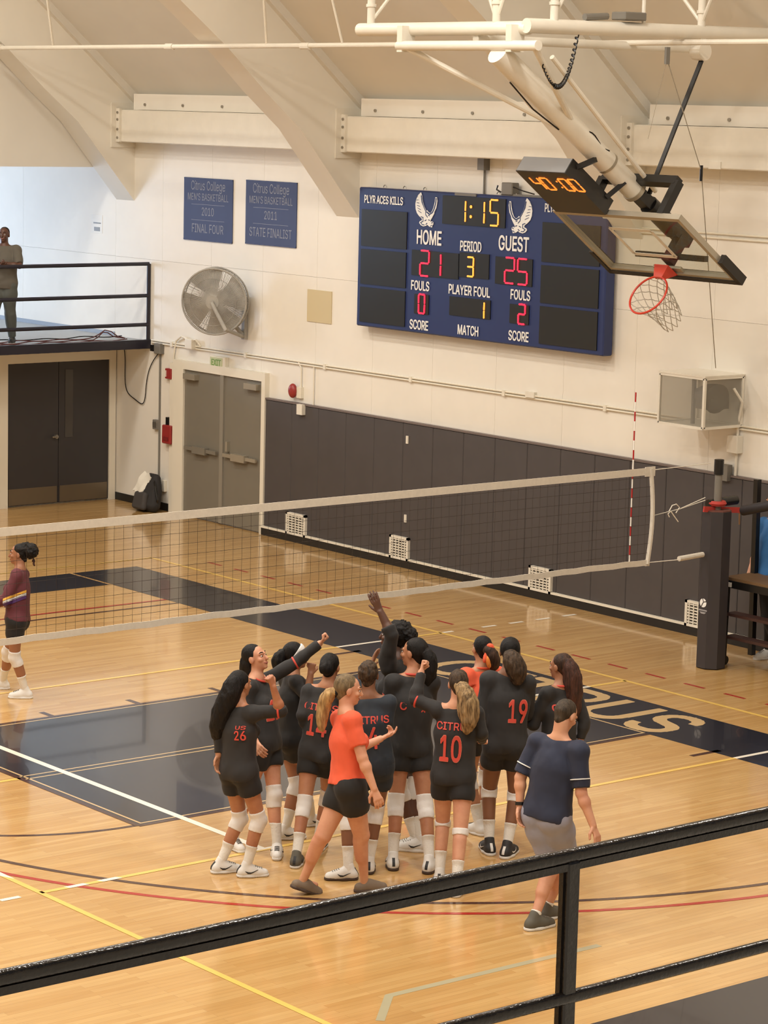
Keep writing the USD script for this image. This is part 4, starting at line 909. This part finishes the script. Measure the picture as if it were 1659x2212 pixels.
    def shin(v, l, o=0., f0=0., f1=1.):
        hip, kn, ank = l; d = nrm(ank-kn); bk = nrm(np.cross(np.cross(d, hip-kn+1e-4*Ph), d)); bk = -Ph if bk@Ph > 0 else -Ph
        cl = (((kn+(ank-kn)*f0, -d),) if f0 > 0 else ())+(((kn+(ank-kn)*f1, d),) if f1 < 1 else ())
        v.cone(kn, ank, .03*h*wd+o, .0185*h+o, k=.02, clip=cl); v.cone(kn+(ank-kn)*.14+bk*.012*h, kn+(ank-kn)*.48+bk*.012*h, .0285*h*wd+o, .024*h*wd+o, k=.03, clip=cl)
    for l, (ank, fd, lift) in zip(legs, shoes):
        thigh(body, l); shin(body, l); body.cone(l[1]+nrm(fd)*.006*h, l[1], .031*h*wd, .031*h*wd, k=.015)
        body.cone(ank-Z*.012*h, ank+fd*.06*h-Z*.027*h, .017*h, .012*h, k=.01); body.cone(ank-Z*.018*h, ank-fd*.012*h-Z*.022*h, .017*h, .015*h, k=.01)
    # ---- clothes
    cover = []
    seed = sp.get('seed', int(sp['head'][0])) % 97
    def folds(amp): return lambda P: (amp*(meshkit.fbm(P*V(9, 9, 5)+seed, 3, seed)-.5)*2+amp*.6*np.sin(18*(P@A)+9*(P@R)+6*meshkit.noise(P*5, seed))*meshkit.noise(P*4, seed+3)).astype(np.float32)
    jo = g('jo', .014)
    jer = trunk(jo)
    for s in (-1, 1): jer.cone(Nk-A*.012*h, sh[s > 0]+A*.0*h, .032*h+jo*.5, .03*h+jo*.6, k=.04)
    jer.cone(Pc+A*.17*h, Pc+A*.0*h, .083*h*wd+jo, .086*h*wd+jo, k=.04, flat=F, fs=1.3)
    sl = g('sleeve', (.93, .93))
    for i, a in enumerate(arms): arm(jer, a, .011 if sl[i] >= 0 else .02, sl[i])
    hem = g('hem', -.05)
    jersey_clip = [(Pc+A*hem*h, -A)]
    jv = jer.mesh(.009, folds(.011), jersey_clip); jm = CL[g('top', 'black')]
    jp = part('jersey' if g('top', 'black') in ('black', 'teal', 'maroon') else 'shirt', jv, jm, t, smooth=True); cover.append(jer)
    col = g('collar')
    if col is not None:
        c = Nk+A*.022*h+F*.006*h; part('collar', tube([c+(R*math.cos(a)*.043+F*math.sin(a)*.044-A*.028*max(0, math.sin(a)))*h for a in np.arange(24)*PI/12], .009, 8, True), col, jp)
    sho = Vol(); tr = trunk(.012 if g('long', 0) == 0 else .012); sho.p += tr.p[:4]
    sf = g('short', .40)
    for l in legs: thigh(sho, l, g('so', .014), sf)
    sho_clip = [(Pc+A*.06*h, A)]
    if sf < 1: part('shorts', sho.mesh(.009, folds(.004), sho_clip), CL[g('bot', 'short')], t, smooth=True)
    else:
        for l in legs: shin(sho, l, .02, 0, .93)
        part('trousers', sho.mesh(.01, folds(.006), sho_clip), CL[g('bot', 'short')], t, smooth=True)
    cover.append(sho)
    low = Vol()
    for i, (l, (ank, fd, lift)) in enumerate(zip(legs, shoes)):
        hip, kn, ak = l; du, dd = nrm(kn-hip), nrm(ak-kn)
        if g('pads', 1):
            p0, p1 = g('padf', (.80, .24)); pv = Vol(); thigh(pv, l, .007, 1); shin(pv, l, .007, 0, 1); pv.cone(kn+Ph*.008*h, kn, .033*h*wd, .033*h*wd, k=.02)
            pk = part('knee_pad', pv.mesh(.007, None, [(hip+(kn-hip)*p0, -du), (kn+(ak-kn)*p1, dd)]), padk_m, t, smooth=40)
            pc = hip+(kn-hip)*(p0+.05); cm = Vol().join(pv); low.join(cm) if 0 else None
        sk = g('sock', .56)
        if sk < 1:
            sv = Vol(); shin(sv, l, .006, sk, 1); part('sock', sv.mesh(.007), sock_m, t, smooth=40)
        # shoe
        sw = Vol(); b = ank-Z*.048*h; fr = np.cross(fd, Z); q = h/1.7*1.1
        tilt = g('tilt', (0, 0))[i]; fdt = nrm(fd*math.cos(tilt)-Z*math.sin(tilt)); uz = np.cross(fr, fdt); b0 = ank-uz*.048*h
        base = [(b0, -uz)]
        sw.cone(b0-fdt*.035*q+uz*.03*q, b0+fdt*.03*q+uz*.035*q, .036*q, .04*q, k=.03); sw.cone(b0+fdt*.06*q+uz*.03*q, b0+fdt*.135*q+uz*.024*q, .042*q, .034*q, k=.03)
        if g('shoe', 'w') != 's': sw.cone(b0-fdt*.02*q+uz*.05*q, ank+nrm(l[1]-ank)*.02*h-fdt*.004, .037*q, .036*q, k=.03)
        sw.cone(b0+fdt*.03*q+uz*.055*q, b0+fdt*.09*q+uz*.04*q, .034*q, .026*q, k=.03)
        sm = {'w': shoe_w, 'k': shoe_k, 'g': mat('shoe_grey', (92, 88, 78), .7), 's': mat('sandal', (120, 104, 88), .7)}[g('shoe', 'w')]
        sp_ = part('shoe', sw.mesh(.006, None, base), sm, t, smooth=True); cover.append(sw)
        so = Vol(); so.cone(b0-fdt*.035*q+uz*.012*q, b0+fdt*.03*q+uz*.012*q, .04*q, .041*q, k=.03); so.cone(b0+fdt*.03*q+uz*.012*q, b0+fdt*.138*q+uz*.012*q, .043*q, .036*q, k=.03)
        part('sole', so.mesh(.006, None, [(b0+uz*.022*q, uz), (b0+uz*.0005, -uz)]), g('solem', shoe_w), sp_, smooth=40)
        if g('shoe', 'w') != 's':
            nl = nrm(uz*.85+fdt*.5)
            for e in range(4): part('lace', wrap(ext(sbox(-.02, -.003, .02, .003), .002), b0+fdt*(.045+.018*e)*q+uz*.04*q, fr, np.cross(nl, fr), sw, .002, .12), eye_d if g('shoe', 'w') == 'w' and seed % 4 == 3 else grey_m, sp_, smooth=False)
        if g('tick'):
            for sd in (-1, 1):
                tk = Polygon([(-.05, .008), (-.03, -.012), (-.01, -.012), (.05, .016), (-.005, -.002), (-.03, .0)])
                part('shoe_mark', wrap(ext(tk.buffer(.001), .0012), b0+fdt*.035*q+uz*.045*q, fdt*sd, uz, sw, .002, .1), g('tick'), sp_, smooth=False)
            part('heel_tab', wrap(ext(sbox(-.012, -.03, .012, .03), .0015), b0+uz*.065*q-fdt*.03*q, fr, uz, sw, .002, .1) if 0 else wrap(ext(sbox(-.011, -.03, .011, .03), .0015), b0+uz*.062*q, fr, uz, sw, .002, .12), g('tick'), sp_, smooth=False)
    if g('fine', 1): bv = body.mesh(.007)
    part('body', bv, SKIN[sp['skin']], t, smooth=True)
    # ---- face details
    fm = []
    for s in (-1, 1):
        e = part('eye', ball((0, 0, 0), 1, 2), eye_w, t) if 0 else None
        ee = trimesh.creation.icosphere(2, 1.); ee.apply_scale([.0145*m, .006*m, .0075*m]); M = np.eye(4); M[:3, :3] = HF.T; M[:3, 3] = B(s*.031, .0785, .004); ee.apply_transform(M)
        ep = part('eye', ee, eye_w, t); ii = trimesh.creation.icosphere(1, .0066*m); ii.apply_translation(B(s*.031, .0825, .004)); part('iris', ii, eye_d, ep)
        part('eyebrow', tube([B(s*.014, .0915, .032), B(s*.034, .085, .038), B(s*.049, .072, .032)], .004*m, 6), HAIR[g('brow', 'black')], t)
    part('mouth', tube([B(-.029, .079, -.053), B(-.014, .0895, -.061), B(0, .092, -.0635), B(.014, .0895, -.061), B(.029, .079, -.053)], np.array([.002, .005, .0055, .005, .002])*m, 8), lip_m, t)
    # ---- hair
    hm = HAIR[sp['hair']]; hv = Vol(); hk = g('hk', .012)
    # the cap sits further back than the skull, so that it dives under the skin along the hair line
    hv.ell(B(0, -.018-hk, .038), np.array([.069+hk, .083+hk, .076+hk])*m, HF, k=.02); hv.cone(B(0, -.05, .0), B(0, -.052, -.045), (.056+hk*.6)*m, (.04+hk*.5)*m, k=.03)
    for sgn in (-1, 1): hv.ell(B(sgn*.085, .004, -.014), np.array([.03, .032, .036])*m, HF, k=.01, cut=True)
    cr = g('curl', .004)
    rough = lambda P: (cr*(meshkit.fbm(P*V(38, 38, 20 if cr < .008 else 38), 2, seed)-.5)*2).astype(np.float32)
    hp = part('hair', hv.mesh(.007, rough), hm, t, smooth=True)
    if g('band'):
        bn = Vol(); bn.ell(B(0, -.022, .036), np.array([.076+hk, .094+hk, .084+hk])*m, HF); nb = nrm(hF*.8-hU*.55); q0 = B(0, .03, .05)
        part('headband', bn.mesh(.006, None, [(q0+nb*.022, nb), (q0-nb*.022, -nb)]), padk_m, t, smooth=40)
    for nm, pts, rr, mm in g('tails', ()):
        tv = Vol(); Q = [B(*q) if np.ndim(q) == 1 and len(q) == 3 else deep(dep+q[2], q[0], q[1]) for q in pts]
        Q = [np.array(q) for q in Q]; S = spline(Q, 5) if len(Q) > 2 else np.array(Q); r = np.interp(np.linspace(0, 1, len(S)), np.linspace(0, 1, len(rr)), rr)
        for a, b, ra, rb in zip(S[:-1], S[1:], r[:-1], r[1:]): tv.cone(a, b, ra, rb, k=.02)
        part(nm, tv.mesh(.007, lambda P: ((cr+.004)*(meshkit.fbm(P*V(45, 45, 14 if cr < .008 else 40), 2, seed+5)-.5)*2.4).astype(np.float32)), HAIR[mm] if isinstance(mm, str) else mm, hp, smooth=True)
    # ---- prints on the cloth: (text, metres right, metres up from the chest centre, height, width, 'b'ack or 'f'ront, bold)
    for s, x, y, hh_, ww, side, kind in g('prints', ()):
        c = Pc+A*.165*h; exx, n_ = (R, -F) if side == 'b' else (-R, F); o = c+exx*x+A*y
        if kind == 'n':
            nb = part('number', wrap(text(s, ww, hh_, .001, True), o, exx, A, jer, .004), num_o, jp, smooth=False)
            part('number_fill', wrap(text(s, ww*.97, hh_*.96, .001, True), o, exx, A, jer, .0062), num_m, nb, smooth=False)
        else: part('lettering', wrap(text(s, ww, hh_, .001, True), o, exx, A, jer, .004), num_m if kind == 't' else kind, jp, smooth=False)
    for i, f in g('bands', ()):                       # coloured band round a sleeve: arm index, place along it (0-1 upper arm, 1-2 forearm)
        S, E, Wt = arms[i][:3]; a, b, q = (S, E, f) if f <= 1 else (E, Wt, f-1); p = a+(b-a)*q; x, y, d = frame_of(b-a)
        r = (.031-.0065*q if f <= 1 else .0262-.0095*q)*h+.0155
        part('sleeve_band', tube([p+d*e for e in (-.008, -.004, .004, .008)], [r-.004, r, r, r-.004], 20), g('bandm', num_m), jp)
    return dict(t=t, B=B, HF=HF, m=m, arms=arms, legs=legs, R=R, A=A, F=F, Pc=Pc, Nk=Nk, jp=jp, jer=jer, h=h, body=body, hp=hp)
NUM = num_m
team = dict(prints=(), tick=shoe_k)
def P(label, **k): return person(label, k)
down = ('l', (.05, .22, -1), (.35, .05, -1))
fwdarm = ('l', (.35, .2, -1), (1, -.25, .25))
fold = ('l', (.5, .25, -.9), (.9, -.7, .35), 'half')
# back row of the huddle first
P('person in black jersey raising one arm straight up, dark curly hair in a puff', h=1.80, dep=21.3, head=(850, 1374), pel=(872, 1625), phi=300, hphi=285, hp=8, skin='dark', hair='black', curl=.012, hk=.02, seed=5,
  arms=[('p', (846, 1372, -.5), (822, 1322, 0), 'open'), ('l', (.5, .3, -.8), (.9, -.3, .3))], sleeve=(.35, .93), feet=[(885, 1836, 275), (893, 1838, 275)], tick=shoe_k, tails=(('hair_puff', ((0, -.07, .06), (0, -.12, .03)), (.075, .07), 'black'),), brow='black')
P('person in orange jersey with an orange ribbon tied in a dark ponytail', h=1.64, dep=21.8, head=(1040, 1402), pel=(1040, 1595), phi=-25, skin='tan', hair='black', seed=7, top='orange', sleeve=(-.45, -.45), jo=.012,
  arms=[('p', (1020, 1500, 0), (1028, 1445, 1)), ('p', (1062, 1510, 0), (1050, 1560, 1))], feet=[(1026, 1800, -40), (1045, 1792, 10)], collar=CL['orange'],
  tails=(('ponytail', ((0, -.1, .02), (.02, -.15, -.02), (.05, -.15, -.09), (.06, -.13, -.16)), (.03, .045, .045, .02), 'brown'), ('ribbon', ((.0, -.115, .02), (.02, -.145, .045), (.03, -.15, .02)), (.012, .016, .008), CL['orange']), ('ribbon', ((.0, -.13, .015), (-.015, -.165, -.06), (-.005, -.165, -.13)), (.012, .014, .012), mat('ribbon_amber', (240, 140, 60), .6)), ('ribbon', ((.0, -.13, .015), (-.03, -.15, -.04), (-.04, -.15, -.09)), (.01, .012, .008), CL['orange'])))
P('person in black jersey wearing a white headband, fist held at the chin', h=1.64, dep=21.5, head=(640, 1416), pel=(625, 1610), phi=70, hphi=85, skin='mid', hair='black', seed=9, band=1,
  arms=[('l', (.4, .2, -.9), (1, -.2, .4)), ('p', (664, 1505, -.3), (671, 1456, 0), 'fist')], sleeve=(.93, .3), feet=[(628, 1812, 80), (683, 1782, 60)], tick=shoe_k,
  tails=(('ponytail', ((0, -.1, .02), (0, -.15, -.03), (0, -.15, -.14)), (.04, .05, .03), 'black'),))
P('smiling person in black jersey with long dark hair, punching one arm forward', h=1.71, dep=21.08, head=(553, 1421), pel=(574, 1622), phi=115, hphi=118, hp=14, hr=-4, skin='light', hair='black', seed=11, dh=.0, hl=.3,
  arms=[('p', (652, 1424, 0), (693, 1388, 0), 'fist'), ('p', (530, 1560, -.6), (553, 1603, -1), 'relaxed')], feet=[(598, 1850, 178), (509, 1835, 150)], sleeve=(.95, .9), bands=((0, .98),), collar=NUM, tick=shoe_k,
  prints=(('22', .0, -.02, .17, .2, 'f', 'n'),), tails=(('long_hair', ((0, -.07, .0), (0, -.1, -.08), (-.02, -.1, -.17), (-.02, -.1, -.26)), (.06, .06, .055, .02), 'black'),))
P('person in black jersey with long black hair, leftmost in the huddle, back turned', h=1.60, dep=20.38, head=(520, 1478), pel=(516, 1655), phi=40, skin='tan', hair='black', seed=13,
  arms=[('p', (476, 1583, -.1), (472, 1632, 0)), ('p', (606, 1536, -.2), (590, 1484, -.6), 'fist')], sleeve=(.9, .12), bands=((1, .93), (0, .95)), feet=[(488, 1884, 70), (545, 1893, 78)], tick=shoe_k,
  prints=(('US', .1, .075, .03, .07, 'b', 't'), ('26', .1, .015, .075, .08, 'b', 't')),
  tails=(('long_hair', ((0, -.075, .02), (-.02, -.11, -.08), (-.07, -.13, -.2), (-.12, -.14, -.36), (-.14, -.13, -.5)), (.07, .075, .075, .065, .02), 'black'),))
P('person in black jersey with smooth black hair bun behind the orange shirt, back turned', h=1.70, dep=20.98, head=(714, 1440), pel=(690, 1632), phi=20, skin='tan', hair='black', seed=15,
  arms=[('p', (655, 1545, -.2), (668, 1590, .8)), fwdarm], feet=[(642, 1868, 10), (690, 1835, 20)], tick=shoe_k, shoe='g', sole=1,
  prints=(('CITRUS', .0, .085, .055, .27, 'b', 't'), ('14', -.01, -.06, .17, .17, 'b', 'n')), tails=(('hair_bun', ((0, -.08, .03), (0, -.11, .0)), (.06, .055), 'black'),))
P('person in dark jersey with tied up curly brown hair beside the orange shirt, back turned', h=1.66, dep=20.5, head=(796, 1458), pel=(803, 1640), phi=5, skin='brown', hair='curly', curl=.01, seed=17, top='teal', bot='teal',
  arms=[('p', (778, 1492, 1), (800, 1440, .5), 'open'), ('p', (835, 1560, 0), (830, 1610, 1))], feet=[(738, 1900, 262), (797, 1880, 0)], tick=shoe_k, solem=sole_m,
  prints=(('CITRUS', .02, .08, .06, .27, 'b', 't'), ('4', .03, -.06, .17, .09, 'b', 'n')))
P('tall person in black jersey with sleek dark ponytail and orange collar, looking left', h=1.80, dep=20.95, head=(893, 1410), pel=(884, 1640), phi=-15, hphi=-60, skin='tan', hair='black', seed=19,
  arms=[('p', (835, 1530, .3), (862, 1572, .8)), ('l', (.5, .05, -.9), (.8, -.7, .3))], feet=[(847, 1872, -5), (932, 1880, 20)], bands=((0, .5),), collar=NUM, tick=shoe_k, solem=sole_m,
  prints=(('C', -.1, .03, .07, .05, 'b', 't'), ('8', .06, -.03, .06, .04, 'b', 't')), tails=(('ponytail', ((0, -.1, .02), (.01, -.14, -.04), (.02, -.13, -.16), (.03, -.11, -.28)), (.04, .055, .055, .02), 'black'),))
P('person in black jersey number 19 with curly brown ponytail, back turned', h=1.77, dep=21.1, head=(1102, 1408), pel=(1092, 1600), phi=5, skin='brown', hair='black', seed=21, shoe='k', tick=shoe_w,
  arms=[('p', (1036, 1558, -.3), (1052, 1606, .4)), ('l', (.45, .02, -.9), (.8, -.6, .2))], bands=((0, 1.86),), feet=[(1052, 1840, -15), (1100, 1848, 25)], padf=(.88, .12),
  prints=(('19', .09, -.02, .19, .15, 'b', 'n'),), tails=(('ponytail', ((0, -.1, .0), (.03, -.14, -.05), (.06, -.14, -.12), (.07, -.13, -.2)), (.04, .07, .075, .045), 'curly'),))
P('person in black jersey with very long reddish brown hair, seen from behind at the right', h=1.70, dep=21.28, head=(1210, 1440), pel=(1205, 1625), phi=-35, hphi=-50, skin='mid', hair='brown', seed=23, collar=NUM,
  arms=[fwdarm, ('p', (1262, 1560, 0), (1254, 1600, 0), 'half')], feet=[(1180, 1848, -30), (1215, 1856, -10)], prints=(('CITRUS', .0, .075, .06, .27, 'b', 't'),),
  tails=(('long_hair', ((0, -.08, .03), (.01, -.12, -.05), (.03, -.13, -.2), (.05, -.12, -.36), (.06, -.11, -.5)), (.06, .07, .07, .06, .02), 'red'),))
P('person in black jersey number 10 with wavy dirty blond ponytail, back turned', h=1.70, dep=20.3, head=(990, 1478), pel=(980, 1665), phi=8, hphi=0, hp=-6, skin='light', hair='curly', seed=25, curl=.006,
  arms=[('p', (897, 1512, .2), (910, 1452, .5), 'fist'), ('p', (1040, 1585, 0), (1042, 1600, 1))], bands=((0, .92),), feet=[(950, 1906, 5), (988, 1930, 12)], padf=(.92, .06), tick=shoe_k,
  prints=(('CITRUS', .0, .1, .06, .28, 'b', 't'), ('10', -.02, -.07, .21, .17, 'b', 'n')), tails=(('ponytail', ((0, -.1, -.01), (.05, -.15, -.05), (.08, -.16, -.16), (.09, -.15, -.3), (.07, -.14, -.36)), (.035, .06, .075, .065, .03), 'dirty'),))
P('person in bright orange tee shirt and black shorts with blond ponytail, walking right', h=1.70, dep=19.85, head=(754, 1490), pel=(752, 1680), phi=72, hphi=82, hp=-8, skin='light', hair='ash', brow='grey', seed=27, top='orange', jo=.016, sleeve=(-.32, -.32), pads=0, hem=.0, short=.48, lw=1.16, so=.018, sock=1, shoe='s', solem=sole_m, ears=1, tilt=(.35, 0),
  arms=[('l', (.35, .2, -.9), (1, .1, .35), 'half'), ('p', (783, 1638, -.4), (808, 1704, 0))], feet=[(668, 1922, 70, .03, (690, 1822, 0)), (800, 1925, 72)],
  tails=(('ponytail', ((0, -.1, -.03), (-.03, -.15, -.07), (-.05, -.17, -.17), (-.05, -.17, -.28), (-.04, -.16, -.34)), (.03, .045, .042, .04, .02), 'blond'), ('hair_tie', ((0, -.095, -.03), (-.01, -.115, -.045)), (.035, .035), 'black')))
c2 = P('person in navy polo shirt and grey shorts walking with head down, watch on one wrist', h=1.74, hm=1.04, dep=19.3, head=(1222, 1546), pel=(1180, 1765), phi=38, hphi=42, hp=-28, fem=0, w=1.06, skin='light', hair='grey', brow='grey', seed=29, top='navy', jo=.02, sleeve=(-.12, -.12), pads=0, hem=-.03, bot='grey', short=.8, so=.028, sock=.86, shoe='g', hk=.006, hl=.3,
  arms=[('p', (1124, 1680, .2), (1123, 1742, 0)), ('p', (1256, 1718, .2), (1281, 1783, 0))], feet=[(1165, 2005, 55), (1190, 1983, 50)])
for i in (0, 1):
    S, E, W_ = c2['arms'][i][:3]; p = S+(E-S)*.66; d = nrm(E-S)
    part('sleeve_band', tube([p-d*.004, p+d*.004], .028*c2['h']+.0275, 20), print_m, c2['jp'])
S, E, W_ = c2['arms'][0][:3]; p = E+(W_-E)*.9; d = nrm(W_-E)
part('watch', tube([p-d*.012, p+d*.012], .0205*c2['h'], 16), black_m, c2['t'])
o2 = P('person in maroon jersey and black shorts beyond the net at the left edge', h=1.62, dep=26.15, head=(40, 1197), pel=(37, 1330), phi=275, hphi=272, skin='mid', hair='black', curl=.01, seed=31, top='maroon', sleeve=(.6, .6), hem=-.01,
  arms=[('l', (.3, .15, -.9), (.9, -.1, -.2)), ('l', (.2, .2, -.9), (.8, -.2, -.3))], feet=[(45, 1508, 268), (-4, 1488, 268)], tails=(('hair_bun', ((0, -.09, .06), (0, -.14, .04)), (.07, .075), 'black'), ('loose_strand', ((0, -.16, .0), (0, -.18, -.12)), (.01, .004), 'red')))
yl = mat('stripe_yellow', (232, 176, 70), .6)
for i, (mm, dy) in enumerate(((yl, .0), (print_m, -.028), (mat('stripe_purple', (78, 44, 104), .6), -.06))):
    part('side_stripe', wrap(ext(Polygon([(-.1, -.05), (.1, .045), (.1, .07 if i < 2 else .09), (-.1, -.027 if i < 2 else -.005)]), .001), o2['Pc']+o2['A']*(.14*1.62+dy), -o2['F'], o2['A'], o2['jer'], .004), mm, o2['jp'], smooth=False)
mp_ = onX(-12.95, 10, 560)
P('person in olive shirt leaning on the upper left balcony railing with crossed arms', h=1.72, dep=float((onX(-12.95, 10, 560)-CAM)@fw), head=(9, 507), pel=(8, 610), phi=185, hphi=190, skin='dark', hair='black', fem=0, w=1.2, seed=33, top='olive', bot='denim', short=1., pads=0, sock=.9, shoe='k', z0=2.44, sleeve=(-.1, -.1), hem=-.06, hk=.004,
  arms=[('l', (.5, .3, -.9), (.5, -1, .1), 'half'), ('l', (.5, .3, -.9), (.5, -1, .0), 'half')], fw=1, feet=[(mp_[0], mp_[1]+.12, 180), (mp_[0]-.1, mp_[1]-.14, 190)])
rp_ = onY(2.1, 1676, 1200)
P('person in bright blue shirt standing behind the referee stand at the right edge', h=1.72, dep=float((rp_-CAM)@fw), head=(1674, 1085), pel=(1672, 1215), phi=235, skin='light', hair='grey', fem=0, w=1.08, seed=35, top='blue', short=1., pads=0, sock=.9, shoe='w', sleeve=(-.1, -.1), hem=-.02, hk=.0,
  arms=[down, down], fw=1, feet=[(rp_[0]-.1, 2.1, 235), (rp_[0]+.1, 2.12, 235)])
